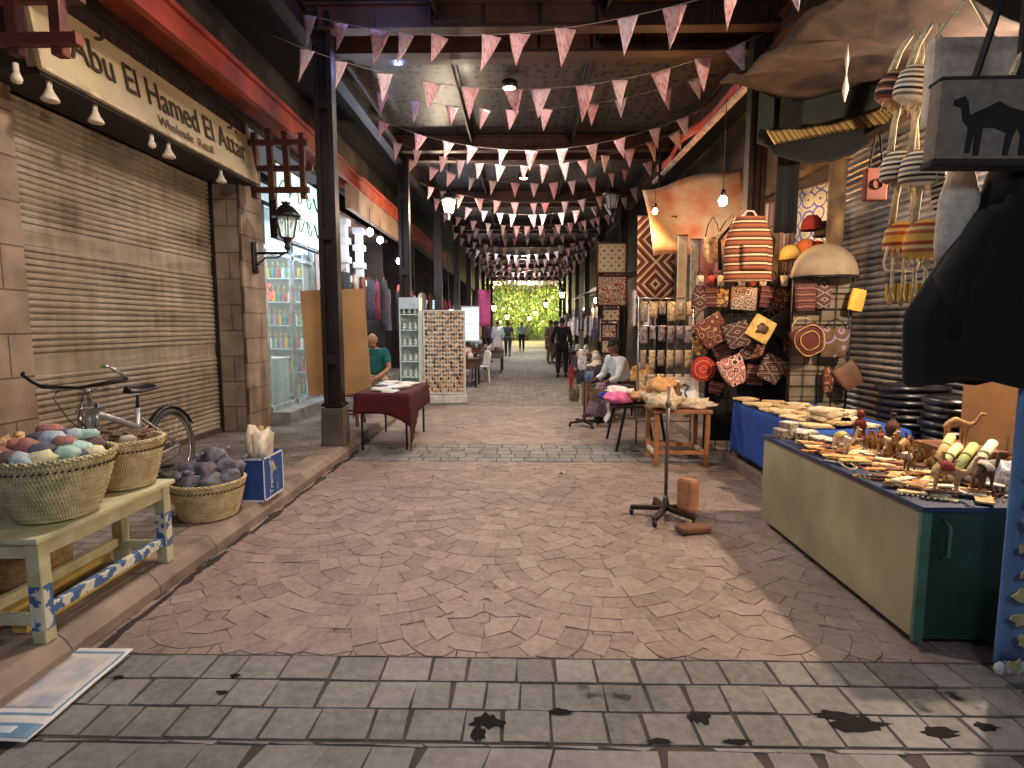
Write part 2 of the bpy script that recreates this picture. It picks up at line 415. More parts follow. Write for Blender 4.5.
# ================================================================ roof
M_panel_nt=None
def perf():
    m,nt,b=newmat('perforated_panel'); v=ocoord(nt,(1,.8,1)); vo=nd(nt,'ShaderNodeTexVoronoi'); vo.inputs['Scale'].default_value=7.5; vo.inputs['Randomness'].default_value=.55
    nt.links.new(v,vo.inputs['Vector'])
    nt.links.new(ramp(nt,vo.outputs['Distance'],[(.0,(8,7,7)),(.24,(8,7,7)),(.3,(70,64,60)),(1,(80,73,68))]),b.inputs['Base Color'])
    b.inputs['Roughness'].default_value=.45; b.inputs['Metallic'].default_value=.2
    return m
M_perf=perf()
CZ=4.95
mb=MB()
for k in range(11):
    y0=2.3+k*4.2
    for x0,x1 in ((-2.6,-.95),(-.9,.85),(.9,2.9)): mb.box(((x0+x1)/2,y0+2.1,CZ+.03),(x1-x0,4.1,.05))
struct('ceiling',mb,M_perf)
mb=MB(); mb.box((0,24,CZ+.12),(9.5,48,.06)); struct('ceiling',mb,mat('roof_deck',(40,32,28),.9))
M_beam=mat('roof_beam_brown',(70,44,34),.5,.1,.3,3,.2)
POLE_Y=[2.3+4.2*k for k in range(10)]
beamn=0
for k,y in enumerate(POLE_Y):
    for dy,zb in ((-.12,4.66),(.35,4.62),(.85,4.78)):
        if k>4 and dy>0: continue
        mb=MB(); mb.box((.15,y+dy,zb+.01),(5.2,.16,.02)); mb.box((.15,y+dy,zb+.13),(5.2,.03,.24)); mb.box((.15,y+dy,zb+.26),(5.2,.16,.02))
        for i in range(9): mb.box((-2.2+i*.6,y+dy,zb+.13),(.012,.12,.22))
        beamn+=1
        struct('trim_%d'%(10+beamn),mb,M_beam)
for i,x in enumerate((-.93,.87)):
    mb=MB(); mb.box((x,22,CZ-.03),(.1,42,.08)); mb.box((x,22,CZ-.12),(.03,42,.12)); struct('trim_%d'%(50+i),mb,M_darksteel)
# edge girders above pole lines
for i,(x,m) in enumerate(((-2.3,M_darksteel),(2.72,M_beam))):
    mb=MB(); mb.box((x,23,4.5),(.14,44,.02)); mb.box((x,23,4.62),(.03,44,.22)); mb.box((x,23,4.74),(.14,44,.02)); struct('trim_%d'%(60+i),mb,m)
# poles: twin channel columns on concrete plinths
def make_pole(label,x,y,near=False,group=None):
    t=thing('steel_column',label,'column',(x,y,.12 if abs(x)>2.1 else 0),0,group)
    mb=MB()
    for s in (-1,1):
        mb.box((s*.095,0,2.6),(.012,.14,4.3)); mb.box((s*.07,-.064,2.6),(.05,.012,4.3)); mb.box((s*.07,.064,2.6),(.05,.012,4.3))
    for z in (1.0,2.4,3.8): mb.box((0,-.074,z),(.19,.008,.12)); mb.box((0,.074,z),(.19,.008,.12))
    mb.box((0,0,2.6),(.10,.05,4.3))
    mb.build('shaft',M_darksteel,t)
    mb=MB(); mb.box((0,0,.22),(.27,.24,.44),taper=.94); mb.build('plinth',mat('plinth_concrete',(92,82,74),.85,0,.2,4,.4),t,bev=.012)
    mb=MB(); mb.box((0,0,.47),(.25,.22,.02))
    for a in (-1,1):
        for b_ in (-1,1): mb.lathe([(.012,0),(.012,.02),(.0,.022)],(a*.105,b_*.09,.48),8)
    mb.build('base_plate',M_darksteel,t)
    return t
P0=make_pole('dark steel column standing right behind the bicycle side bench end, nearest large post on the left pavement',-2.19,6.42)
P0['label']='large dark steel column on the left pavement beside the red-clothed table'
for k,y in enumerate(POLE_Y):
    if k==1: continue
    if k==0: lab='steel column standing just outside the left picture edge by the sack of roots'
    elif k==2: lab='dark steel column behind the narrow white shelf tower on the left'
    else: lab='distant dark column in the left row beyond the bead-covered board'
    dup(P0,(-2.25 if k else -2.85,y+(.18 if k==0 else .1),.12),0,lab,'far left columns' if k>2 else None)
for k,y in enumerate(POLE_Y):
    if k==0: lab='steel column at the right picture edge behind the blue hanging cloth'
    elif k==1: lab='dark steel column above the striped backpack on the right side'
    elif k==2: lab='steel column beside the brown diamond-pattern rug'
    else: lab='distant dark column in the right row beyond the hanging panels'
    dup(P0,(2.62 if k else 2.75,y+.1,.12),0,lab,'far right columns' if k>2 else None)
# ================================================================ left side buildings
M_stone=bricks('left_stone',(176,154,132),(160,138,116),(112,92,74),.9,.33,.008,'YZ',bump=.35)
M_stoneX=bricks('left_stone_x',(176,156,134),(160,140,118),(112,94,76),.9,.33,.008,'XZ',bump=.35)
mb=MB(); mb.box((-4.2,3.0,2.5),(.75,2.6,5.0)); struct('wall_left',mb,M_stone,org=(0,.5,.12))
mb=MB(); mb.box((-3.9,7.5,2.0),(.55,.62,3.95),m=0); struct('wall_left',mb,[M_stoneX],org=(-3.3,0,.12))
mb=MB(); mb.box((-3.595,7.5,2.0),(.03,.6,3.9)); struct('wall_left',mb,M_stone,org=(0,0,.02))
mb=MB(); mb.box((-4.4,5.9,4.1),(.3,3.4,1.8)); struct('wall_left',mb,mat('dark_facade',(60,46,36),.9))
mb=MB(); mb.box((-3.5,25,4.6),(.1,44,1.1)); struct('wall_left',mb,mat('upper_facade',(78,66,52),.85,0,.35,1.5))
mb=MB(); mb.box((-6.2,23,2.5),(.1,50,5.2)); struct('wall_left',mb,mat('inner_wall_left',(70,62,58),.9))
mb=MB()
for k in range(8): mb=MB(); mb.box((-4.85,14.3+4.2*k,2.5),(2.6,.12,5.0)); struct('wall_left',mb,mat('partition',(74,64,60),.9,0,.3,1.5))
# red fascia beam
mb=MB(); mb.box((-2.95,11.5,4.02),(.07,20,.2)); mb.box((-2.98,11.5,4.15),(.2,20,.05)); mb.box((-3.2,11.5,4.13),(.5,20,.02)); struct('trim_3',mb,mat('red_fascia',(158,62,34),.6,0,.3,2))
# ---------------- rolling shutter (left)
def shutter(label,X,y0,y1,z0,z1,face,col,plain=(),pitch=.075,rz0=None,c2=None,name='rolling_shutter',metal=.1,amp=.02,jit=.004):
    t=thing(name,label,'shutter',(X,(y0+y1)/2,z0)); L=y1-y0; H=z1-z0
    mb=MB(); n=int(H/pitch); prof=[]
    for i in range(n):
        z=i*H/n; h=H/n
        flat=any(a<=z<b for a,b in plain)
        if flat: prof+=[(0.004,z),(.004,z+h*.99)]
        else: prof+=[(0,z),(amp,z+h*.25),(amp*1.15,z+h*.5),(amp*.75,z+h*.8),(0,z+h*.95)]
    seg=7; vs=[]
    for j in range(seg+1):
        y=-L/2+L*j/seg
        vs+=[(face*(x+U(-jit,jit)),y,z) for x,z in prof]
    m_=len(prof); mb.add(vs,[(j*m_+i,j*m_+i+1,(j+1)*m_+i+1,(j+1)*m_+i) if face>0 else (j*m_+i,(j+1)*m_+i,(j+1)*m_+i+1,j*m_+i+1) for j in range(seg) for i in range(m_-1)],0)
    mb.build('slat_curtain',col,t,solid=.004)
    for s in (-1,1): mb=MB(); mb.box((face*.01,s*(L/2+.03),H/2),(.08,.06,H)); mb.build('guide_rail',M_darksteel,t)
    mb=MB(); mb.box((face*.015,0,.03),(.05,L,.06)); mb.build('bottom_bar',mat('shutter_bar',(92,78,62),.6,.2),t)
    return t
def shutmat(name,c1,c2,rust,metal,rough):
    m,nt,b=newmat(name); v=ocoord(nt,(1,.6,2.2)); n=nd(nt,'ShaderNodeTexNoise'); n.inputs['Scale'].default_value=1.6; n.inputs['Detail'].default_value=8; nt.links.new(v,n.inputs['Vector'])
    n2=nd(nt,'ShaderNodeTexNoise'); n2.inputs['Scale'].default_value=4; n2.inputs['Detail'].default_value=6; nt.links.new(ocoord(nt,(1,2.5,.5)),n2.inputs['Vector'])
    f=mth(nt,'ADD',mth(nt,'MULTIPLY',n.outputs['Fac'],.65),mth(nt,'MULTIPLY',n2.outputs['Fac'],.35))
    nt.links.new(ramp(nt,f,[(.3,rust),(.45,c1),(.62,c2)]),b.inputs['Base Color']); b.inputs['Metallic'].default_value=metal; b.inputs['Roughness'].default_value=rough
    return m
S=shutter('wide rusty beige rolling shutter behind the bicycle',-3.97,4.35,7.15,.12,3.3,1,shutmat('beige_shutter',(152,138,118),(178,166,146),(98,84,68),.1,.65),plain=((.98,1.14),(1.98,2.15)),pitch=.054,amp=.017)

# ---------------- sign board
sg=thing('shop_sign','long cream shop sign with brown lettering above the beige shutter','sign',(-3.4,5.7,3.32))
mb=MB(); M=Matrix.Rotation(R(11),4,'Y')@Matrix.Identity(4)
tilt=Matrix.Rotation(R(-9),4,'Y')
mb.T=tilt; mb.box((-.06,0,.46),(.1,3.2,.92)); mb.build('board',mat('sign_cream',(204,188,148),.55,0,.12,1.5),sg,bev=.01)
mb=MB(); mb.T=tilt
mb.box((.0,0,.0),(.035,3.24,.035)); mb.box((.0,0,.93),(.035,3.24,.03)); mb.box((0,-1.61,.46),(.035,.03,.95)); mb.box((0,1.61,.46),(.035,.03,.95)); mb.build('sign_frame',mat('sign_rim',(214,196,160),.4,.2),sg)
TM=tilt@Euler((PI/2,0,PI/2)).to_matrix().to_4x4()
M_let=mat('letter_brown',(66,48,34),.6,0,.1)
words('latin_lettering','Abu El Hamed El Attar',.35,M_let,sg,tilt@Vector((.004,-1.28,.215)),TM,.003,sx=.83)
words('small_lettering','Wholesale  Retail',.13,mat('letter_faint',(120,96,70),.6,0,.1),sg,tilt@Vector((.004,-.3,.06)),TM,.003)
ar='\uFEAD\uFE8E\uFEC4\uFECC\uFEDF\uFE8D \uFEAA\uFEE3\uFE8E\uFEA4\uFEDF\uFE8D \uFEEE\uFE91\uFE83'
words('arabic_lettering',ar,.32,M_let,sg,tilt@Vector((.004,-.95,.57)),TM,.004,sx=1.15)
mb=MB(); mb.box((-.25,0,-.02),(.46,3.2,.05)); mb.box((-.3,0,.4),(.4,3.15,.8)); mb.build('soffit',mat('soffit_dark',(44,36,30),.8),sg)
# sign bulbs / flood lamps under the sign
M_bulbw=mat('unlit_bulb',(226,214,190),.3,0,.05)
def bulb_fix(label,y,z,big,x=-3.46):
    t=thing('reflector_lamp',label,'lamp',(x,y,z),0); t.scale=(.78,.78,.78)
    mb=MB(); mb.lathe([(.022,0),(.024,-.07),(.03,-.075)],n=12); mb.build('socket',M_bulbw,t)
    mb=MB()
    if big: mb.lathe([(.026,-.07),(.04,-.11),(.07,-.16),(.076,-.18),(.06,-.19),(.0,-.192)],n=16,cap=False)
    else: mb.lathe([(.02,-.07),(.035,-.1),(.045,-.13),(.035,-.16),(.0,-.175)],n=16,cap=False)
    mb.build('bulb',M_bulbw,t); return t
names=['nearest','second','third','fourth','fifth','farthest']
for i,(px,py,Y,big) in enumerate(((28,72,3.95,0),(66,98,4.22,1),(112,110,4.66,1),(170,138,5.35,0),(185,150,5.6,1),(222,172,6.55,1))):
    p=at(px,py,Y); bulb_fix('%s unlit lamp counted from the camera under the cream shop sign'%names[i],Y,3.28,big)
# ---------------- wooden lattice brackets
def lattice(label,y,x0,x1,z0,z1):
    t=thing('wooden_lattice',label,'lattice',((x0+x1)/2,y,z0)); M_redwood=mat('backlit_lattice',(84,42,32),.6,0,.3,3,.2) if y>5 else mat('lattice_red',(98,44,32),.6,0,.3,3,.2); w=x1-x0; h=z1-z0; n=0  # farther bracket's wood colour is darkened to look backlit
    for i in range(4):
        mb=MB(); x=-w/2+.06+i*(w-.16)/3; mb.box((x,0,h/2+U(-.04,.04)),(.07,.07,h*U(.85,1)),rot=(0,U(-.03,.03),0)); mb.build('upright',M_redwood,t,bev=.006)
    for i in range(3):
        mb=MB(); mb.box((U(-.02,.04),.05*(1 if i%2 else -1),h*(.12+.33*i)),(w*U(.94,1.1),.06,.07)); mb.build('crossbar',M_redwood,t,bev=.006)
    return t
lattice('red wooden lattice bracket at top left before the shop sign',3.55,-3.7,-2.72,3.1,4.0)
lattice('red wooden lattice bracket above the black wall lantern',7.35,-3.5,-2.72,3.12,4.0)
# ---------------- wall lantern
def lantern(label,loc,arm,lit,name='street_lantern',hang=False,s=1.0,group=None):
    t=thing(name,label,'lantern',loc,0,group); t.scale=(s,)*3
    mb=MB(); mb.lathe([(.05,0),(.06,.015),(.05,.03),(.09,.05),(.095,.06)],n=6); mb.lathe([(.03,-.1),(.045,-.06),(.03,-.03),(.05,0)],n=12)
    for k in range(6):
        a=PI/3*k; mb.tube([(math.cos(a)*.092,math.sin(a)*.092,.06),(math.cos(a)*.15,math.sin(a)*.15,.33)],.008,6)
    mb.build('cage',M_blackp,t)
    mb=MB(); mb.lathe([(.085,.06),(.142,.32)],n=6,cap=False); mb.build('glass_panes',emit('lantern_lit',(255,214,150),14) if lit else glass('lantern_glass',(220,225,225),.35),t)
    mb=MB(); mb.lathe([(.19,.32),(.2,.34),(.15,.4),(.09,.46),(.05,.48),(.05,.5),(.03,.52),(.0,.53)],n=6)
    for k in range(6): a=PI/3*k; mb.ball((math.cos(a)*.05,math.sin(a)*.05,.51),.014,6)
    mb.build('lantern_cap',M_blackp,t)
    if arm:
        mb=MB(); mb.tube([(0,0,-.08),(0,0,-.13),(-.06*arm,0,-.14),(-.42*arm,0,-.14)],.018,8); mb.tube([(-.02*arm,0,-.13),(-.15*arm,0,-.2),(-.3*arm,0,-.2),(-.42*arm,0,-.3)],.012,8)
        mb.lathe([(.06,-.2),(.07,-.18),(.07,.18),(.06,.2)],(-.44*arm,0,-.2),12,sx=.5); mb.build('bracket_arm',M_blackp,t)
    if hang:
        mb=MB(); mb.tube([(0,0,.5),(0,0,hang)],.008,6); mb.build('chain',M_blackp,t)
    return t
lantern('black wall lantern on the stone pillar beside the lit shop window',(-3.12,7.5,2.6),1,False)
# ---------------- lit shop one
M_glow=emit('lit_ceiling_panel',(225,244,255),5)
mb=MB(); mb.box((-3.75,12,.2),(.9,8.4,.16)); struct('trim_4',mb,mat('shop_step',(150,150,150),.6))
mb=MB(); mb.box((-4.9,8.75,3.55),(2.4,2.0,.06)); mb.box((-5.7,8.75,1.9),(.05,2.0,3.3)); mb.box((-4.9,9.74,1.9),(2.4,.04,3.3)); mb.box((-4.9,8.75,.25),(2.4,2.0,.06)); struct('wall_left',mb,mat('shop_white',(236,242,240),.6,0,.05))
w=MB()
for y in (7.86,8.8,9.68): w.box((-3.62,y,1.75),(.06,.06,2.95))
for z in (.31,3.2,2.55): w.box((-3.62,8.77,z),(.06,1.86,.06))
wf=struct('window_1',w,mat('alu_frame',(190,205,208),.35,.5))
w=MB(); w.box((-3.62,8.33,1.4),(.008,.86,2.2)); w.box((-3.62,9.24,1.4),(.008,.84,2.2)); o=w.build('window_pane',glass('shop_glass',(225,245,245),.16),wf)
def shelfunit(label,x,y,z,w,h,n,m,rz=0,dep=.28,cat='shelf'):
    t=thing('display_shelf',label,cat,(x,y,z),rz)
    for i in range(n):
        b=MB(); b.box((0,0,.03+i*(h-.05)/(n-1)),(w,dep,.018)); b.build('shelf',m,t)
    for s in (-1,1):
        b=MB(); b.box((s*w/2,0,h/2),(.02,dep,h)); b.build('side_panel',m,t)
    b=MB(); b.box((0,dep/2,h/2),(w,.01,h)); b.build('back_panel',m,t)
    return t
M_glassw=mat('frosted_white',(214,232,232),.35,0,.05)
shelfunit('white glass display shelves inside the lit shop window',-4.02,9.55,.3,.68,2.4,7,M_glassw)
shelfunit('white display shelves along the rear of the lit perfume shop',-5.55,8.6,.3,1.5,2.4,7,M_glassw,rz=PI/2)
ccol=[(230,190,60),(70,150,170),(210,90,80),(240,240,235),(120,190,140),(190,150,200)]
base_b=MB(); base_b.lathe([(.028,0),(.034,.02),(.034,.07),(.02,.1),(.012,.11)],n=10); 
pb=thing('perfume_bottle','small coloured perfume bottle on the lit shop shelves','bottle',(-4.3,9.46,.35),0,'perfume bottles in the lit window')
ob=base_b.build('flask',mat('bottle_0',ccol[0],.15),pb); cp=MB(); cp.lathe([(.013,.11),(.02,.13),(.012,.16),(0,.165)],n=8); cp.build('stopper',M_gold,pb)
k=0
for i in range(6):
    for j in range(7):
        k+=1; d=dup(pb,(-4.29+j*.09,9.46,.342+i*.392),0,scale=(1.1,1.1,1.6)); remat(d.children[0],mat('bottle_%d'%(k%6),ccol[k%6],.15))
pb.location=(-4.2,9.42,.342)
# shop counters (pale blue cabinets)
def cabinet(label,x,y,w,d,h,m,z=.28):
    t=thing('shop_cabinet',label,'cabinet',(x,y,z)); b=MB(); b.box((0,0,h/2),(w,d,h)); b.build('body',m,t,bev=.006)
    b=MB(); b.box((w/2+.005,0,h/2),(.012,d*.86,h*.86)); b.build('door',m,t); b=MB(); b.box((0,0,h+.012),(w+.04,d+.04,.024)); b.build('top',M_white,t); return t
M_pale=mat('pale_cyan_paint',(176,204,204),.5,0,.08)
cabinet('pale cyan cabinet inside the lit window, nearer one',-4.05,8.25,.4,.5,.75,M_pale)
cabinet('pale cyan cabinet inside the lit window, farther one',-4.02,8.85,.4,.4,.7,M_pale)
# backlit sign over the shop
bs=thing('backlit_sign','glowing white shop sign with curly script above the lit window','sign',(-3.45,8.75,2.62))
b=MB(); b.box((0,0,.62),(.1,1.8,1.05)); b.build('sign_case',M_darksteel,bs)
b=MB(); b.box((.056,0,.62),(.01,1.72,.97)); b.build('sign_face',emit('sign_face_glow',(200,238,226),.95),bs)
for r_ in range(2):
    for k in range(5):
        b=MB(); y=-.7+k*.32; z=.82-r_*.42
        b.tube([(.065,y+.11*math.cos(a)*(1+.2*math.sin(3*a+k)),z+.1*math.sin(a*1.3+k)) for a in [q*.35 for q in range(15)]],.009,5)
        b.build('sign_script',mat('script_green',(40,90,84),.5),bs)
b=MB(); b.tube([(0,-.12+.05*k,(.05 if k%2 else -.03)+.03*math.sin(k)) for k in range(8)],.014,6); b.tube([(0,-.1+.05*k,.13+(.03 if k%3 else -.02)) for k in range(5)],.014,6)
tag(b.build('neon_script',emit('red_neon',(255,30,20),9),loc=(-3.72,8.15,1.95)),'red neon script hanging inside the lit shop window','neon sign')
light('AREA',(-4.6,8.8,3.3),62,(216,240,250),1.5,(0,0,0))
light('POINT',(-3.95,8.4,2.4),7,(216,240,250),.1)
light('POINT',(-4.0,11.6,3.0),28,(226,236,255),.1)
# pilaster and second shop
mb=MB(); mb.box((-3.75,9.95,2.0),(.35,.4,3.75)); struct('wall_left',mb,mat('pale_pilaster',(190,184,182),.8,0,.1),org=(0,0,.1))
for i,(y,wd) in enumerate(((10.6,.14),(11.6,.14))):
    t=thing('ribbed_post',['white carved door post behind the seated man in green','white carved door post farther along behind the man in green'][i],'post',(-3.35,y,.28))
    b=MB(); b.box((0,0,1.6),(wd,wd,3.2)); b.build('shaft',M_white,t,bev=.01)
    [MB().box((0,0,z),(wd+.08,wd+.08,.12)).build('moulding',M_white,t,bev=.01) for z in (.06,2.1,2.45,2.8,3.14)]
mb=MB(); mb.box((-4.4,12.0,3.6),(2.0,4.6,.06)); mb.box((-3.0,12.0,3.72),(.1,4.4,.42)); struct('trim_5',mb,mat('awning_board',(150,118,94),.6,0,.2,2))
mb=MB(); mb.box((-5.0,12,1.9),(.08,4.4,3.4)); struct('wall_left',mb,mat('shop2_wall',(120,128,146),.7,0,.2,1.5))
t=thing('grey_door','tall blue grey shop door behind the man in the green shirt','door',(-3.55,11.15,.28)); b=MB(); b.box((0,0,1.35),(.05,.7,2.7)); b.build('door_leaf',mat('bluegrey_door',(110,122,142),.5),t); b=MB(); b.box((.03,.25,1.2),(.04,.03,.14)); b.build('door_handle',M_chrome,t)
def bulb(label,loc,power,c,cord=.3,r=.05,s=30,group=None,col=(255,250,240)):
    t=thing('light_bulb',label,'light bulb',loc,0,group)
    b=MB(); b.ball((0,0,-.02),(r,r,r*1.2),12); b.build('glass_bulb',emit('bulb_glow_%d_%d'%(s,c[2]),col,s),t)
    b=MB(); b.lathe([(.02,.03),(.025,.05),(.025,.09),(.01,.1)],n=10); b.build('socket',M_blackp,t)
    b=MB(); b.tube([(0,0,.09),(0,0,.09+cord)],.004,5); b.build('cord',M_blackp,t)
    light('POINT',(0,0,-.16-r),power,c,.06,parent=t)
    return t
for i,(px,py,Y) in enumerate(((370,231,10.2),(380,239,11.2),(399,260,12.6))):
    bulb('%s bright white bulb under the second left shop canopy'%['nearest','middle','farthest'][i],at(px,py,Y),22,(205,225,255),.3,.06,40,col=(225,238,255))
# ================================================================ bench and baskets
M_bench=mat('worn_cream_green',(176,172,128),.7,0,.15,9,.3,c2=(206,204,170))
def benchpaint():
    m,nt,b=newmat('bench_blue_wear'); v=ocoord(nt); n=nd(nt,'ShaderNodeTexNoise'); n.inputs['Scale'].default_value=14; n.inputs['Detail'].default_value=6; nt.links.new(v,n.inputs['Vector'])
    nt.links.new(ramp(nt,n.outputs['Fac'],[(.47,(208,208,190)),(.5,(62,98,150)),(.75,(88,118,160))]),b.inputs['Base Color']); b.inputs['Roughness'].default_value=.7; return m
M_bwear=benchpaint()
bt=thing('wooden_bench','worn pale green wooden bench carrying two straw baskets','bench',(-2.235,2.72,.12)); H=.46
for sx in (-1,1):
    for sy in (-1,1):
        b=MB(); b.box((sx*.13,sy*.42,H/2),(.06,.06,H)); b.build('leg',M_bench,bt,bev=.004)
        if sx>0:
            b=MB(); b.box((sx*.13+.0315,sy*.42,.16 if sy<0 else .2),(.002,.05,.2)); b.box((sx*.13,sy*.42-.0315,.16 if sy<0 else .2),(.05,.002,.2)); b.build('blue_paint_patch',M_bwear,bt)
for sx in (-1,1):
    b=MB(); b.box((sx*.13,0,H-.045),(.035,.8,.07)); b.build('apron',M_bench,bt,bev=.004)
    b=MB(); b.box((sx*.13,0,.13),(.035,.8,.05)); b.build('stretcher',M_bwear if sx>0 else M_bench,bt,bev=.004)
for sy in (-1,1):
    b=MB(); b.box((0,sy*.42,H-.045),(.22,.035,.07)); b.build('apron',M_bench,bt,bev=.004)
    b=MB(); b.box((0,sy*.42,.1),(.22,.035,.05)); b.build('stretcher',M_bench,bt,bev=.004)
b=MB(); b.box((0,0,H+.01),(.36,.95,.025)); b.build('bench_top',M_bench,bt,bev=.004)
M_plank=mat('yellow_plank',(216,190,104),.7,0,.12)
for i,(x,z,y) in enumerate(((-2.27,.165,2.78),(-2.45,.165,2.72),(-2.55,.165,2.5))):
    b=MB(); b.box((0,0,0),(.07,.85,.05),rot=(0,0,.05*i)); tag(b.build('wooden_plank',M_plank,org=(0,0,0),loc=(x,y,z-.02),bev=.003),['yellow plank on the ground under the bench nearest the street','middle yellow plank under the green bench','yellow plank under the green bench nearest the wall'][i],'plank','planks under the bench')
def weave(name,c1,c2,n=30,twist=60):
    m,nt,b=newmat(name); tc=nd(nt,'ShaderNodeTexCoord'); s=nd(nt,'ShaderNodeSeparateXYZ'); nt.links.new(tc.outputs['Object'],s.inputs[0])
    ang=mth(nt,'ARCTAN2',s.outputs['Y'],s.outputs['X']); nz=nd(nt,'ShaderNodeTexNoise'); nz.inputs['Scale'].default_value=18; nt.links.new(tc.outputs['Object'],nz.inputs['Vector'])
    a=mth(nt,'SINE',mth(nt,'ADD',mth(nt,'MULTIPLY',ang,twist*1.6),mth(nt,'MULTIPLY',mth(nt,'FLOOR',mth(nt,'MULTIPLY',s.outputs['Z'],45)),2.4)))
    f=mth(nt,'ADD',mth(nt,'MULTIPLY',a,.12),nz.outputs['Fac'])
    nt.links.new(ramp(nt,f,[(.3,c1),(.7,c2)]),b.inputs['Base Color']); b.inputs['Roughness'].default_value=.85
    bp=nd(nt,'ShaderNodeBump'); bp.inputs['Strength'].default_value=.5; bp.inputs['Distance'].default_value=.004; nt.links.new(a,bp.inputs['Height']); nt.links.new(bp.outputs['Normal'],b.inputs['Normal'])
    return m
M_straw=weave('straw_weave',(176,156,112),(226,208,164)); M_straw2=weave('straw_weave_green',(156,148,108),(212,200,154))
def basket(label,x,y,z,rb,rt,h,m,coil=.022,sx=1,sy=1):
    t=thing('straw_basket',label,'basket',(x,y,z)); prof=[(0,.004),(rb*.9,.004)]
    n=int(h/coil)
    for i in range(n):
        u=i/(n-1); r=rb+(rt-rb)*(u**.75); zz=.012+u*(h-.02)
        prof+=[(r,zz-coil*.35),(r+.007,zz),(r,zz+coil*.35)]
    prof+=[(rt-.012,h),(rt-.02,h-.02),(rb*.95,.05),(0,.03)]
    b=MB(); b.lathe(prof,n=40,sx=sx,sy=sy,cap=False); b.build('basket_body',m,t)
    b=MB()
    for k in range(3):
        b.tube([((rt-.003+.008*math.sin(a*16+k*2.1))*math.cos(a)*sx,(rt-.003+.008*math.sin(a*16+k*2.1))*math.sin(a)*sy,h-.005+.008*math.cos(a*16+k*2.1)) for a in [2*PI*i/96 for i in range(96)]],.007,5,closed=True)
    b.build('braided_rim',m,t)
    b=MB(); zz=h-.05; r=rb+(rt-rb)*((zz/h)**.75)+.008
    for i in range(60):
        a=2*PI*i/60; b.box((r*math.cos(a)*sx,r*math.sin(a)*sy,zz),(.006,.014,.008),rot=(0.5,0,a))
    b.build('stitch_row',mat('dark_stitch',(60,50,38),.9),t)
    return t
B1=basket('large straw basket of coloured pumice stones on the near end of the bench',-2.22,2.55,.607,.155,.25,.30,M_straw2)
B2=basket('straw basket of dried twigs on the far end of the bench',-2.24,3.04,.607,.14,.2,.27,M_straw)
B3=basket('straw basket of grey wrapped lumps on the pavement beside the blue box',-2.3,3.95,.12,.185,.25,.27,M_straw,.024)
# pumice stones
cols={'grey':(100,104,116),'rose':(186,126,114),'mint':(186,222,206),'pale blue':(188,204,212),'cream':(232,224,180),'plum':(112,92,94)}
M_st={k:mat('pumice_'+k.replace(' ','_'),c,.95,0,.1,20,.6) for k,c in cols.items()}
stones=[]
pattern=[('cream',-.13,-.19,.02),('plum',-.05,-.2,.03),('pale blue',.03,-.2,.03),('cream',.1,-.18,.03),('mint',.16,-.1,.04),('mint',.15,-.03,.055),('cream',.2,.0,.02),
('rose',-.16,-.1,.045),('rose',-.12,-.05,.075),('rose',-.04,-.1,.075),('grey',.05,-.11,.065),('rose',.1,-.04,.085),('pale blue',.03,-.02,.1),('grey',-.05,.0,.1),
('grey',.02,.08,.1),('pale blue',.06,.07,.105),('rose',-.08,.1,.12),('mint',.1,.1,.1),('plum',.14,.1,.05),('rose',-.17,.03,.04),('grey',.0,.17,.06),('plum',-.12,.16,.05),('rose',.06,.17,.06),('cream',-.19,-.04,.02),('grey',.18,-.06,.01)]
words=['front left rim','front rim left of centre','front rim at centre','front rim right of centre','right rim','right side above the rim','far right rim','left side','left upper slope','front slope','right front slope','right upper slope','crown front','crown left','crown rear','crown right rear','back left','back right peak','rear right rim','left rim','rear rim','rear left rim','rear slope','extreme left rim','lower right rim']
for i,(c,x,y,z) in enumerate(pattern):
    b=MB(); b.ball((0,0,0),(.062*U(.85,1.1),.043*U(.9,1.1),.033*U(.9,1.2)),12,jit=.35,seed=i)
    p=(-2.22+x*.92,2.55+y*.9,.607+.27+z*.85+.012)
    o=b.build('pumice_stone',M_st[c],loc=p); o.rotation_euler=(U(-.25,.25),U(-.25,.25),U(-.6,.6))
    tag(o,'%s pumice stone in the near basket, %s of the heap'%(c,words[i]),'stone','pumice stones in the near basket')
b=MB(); b.ball((0,0,0),(.2,.19,.09),20,jit=.1); tag(b.build('stone_heap',mat('heap_fill',(110,96,92),.95,0,.3,20,.6),loc=(-2.22,2.55,.607+.22)),'lower layer of mixed stones filling the near basket','stones',kind='stuff')
# knobbly tan roots at left of the bench
t=thing('sack','open sack of knobbly tan roots against the wall at the left picture edge','sack',(-2.66,2.82,.14))
b=MB(); b.lathe([(.19,0),(.21,.1),(.2,.4),(.19,.62),(.2,.64),(.175,.64),(.17,.5)],n=20,cap=False); b.build('sack_body',mat('jute',(170,146,106),.95,0,.2,40,.5),t)
rb=MB(); rb.ball((0,0,0),(.045,.03,.028),8,jit=.9,seed=3); rb.ball((.03,.02,.01),(.03,.018,.02),8,jit=.9,seed=5); rb.ball((-.03,.012,.012),(.02,.026,.018),8,jit=.9,seed=8)
r0=tag(rb.build('ginger_root',mat('root_tan',(206,172,124),.9,0,.25,20,.5),loc=(-2.66,2.82,.88)),'knobbly tan root in the open sack at the left edge','root','roots in the sack')
for i in range(34):
    a=U(0,2*PI); q=U(.02,.16); o=r0.copy(); C.objects.link(o); o.location=(-2.66+q*math.cos(a),2.82+q*math.sin(a),.9-q*.7+U(-.02,.03)); o.rotation_euler=(U(-1,1),U(-1,1),U(0,6))
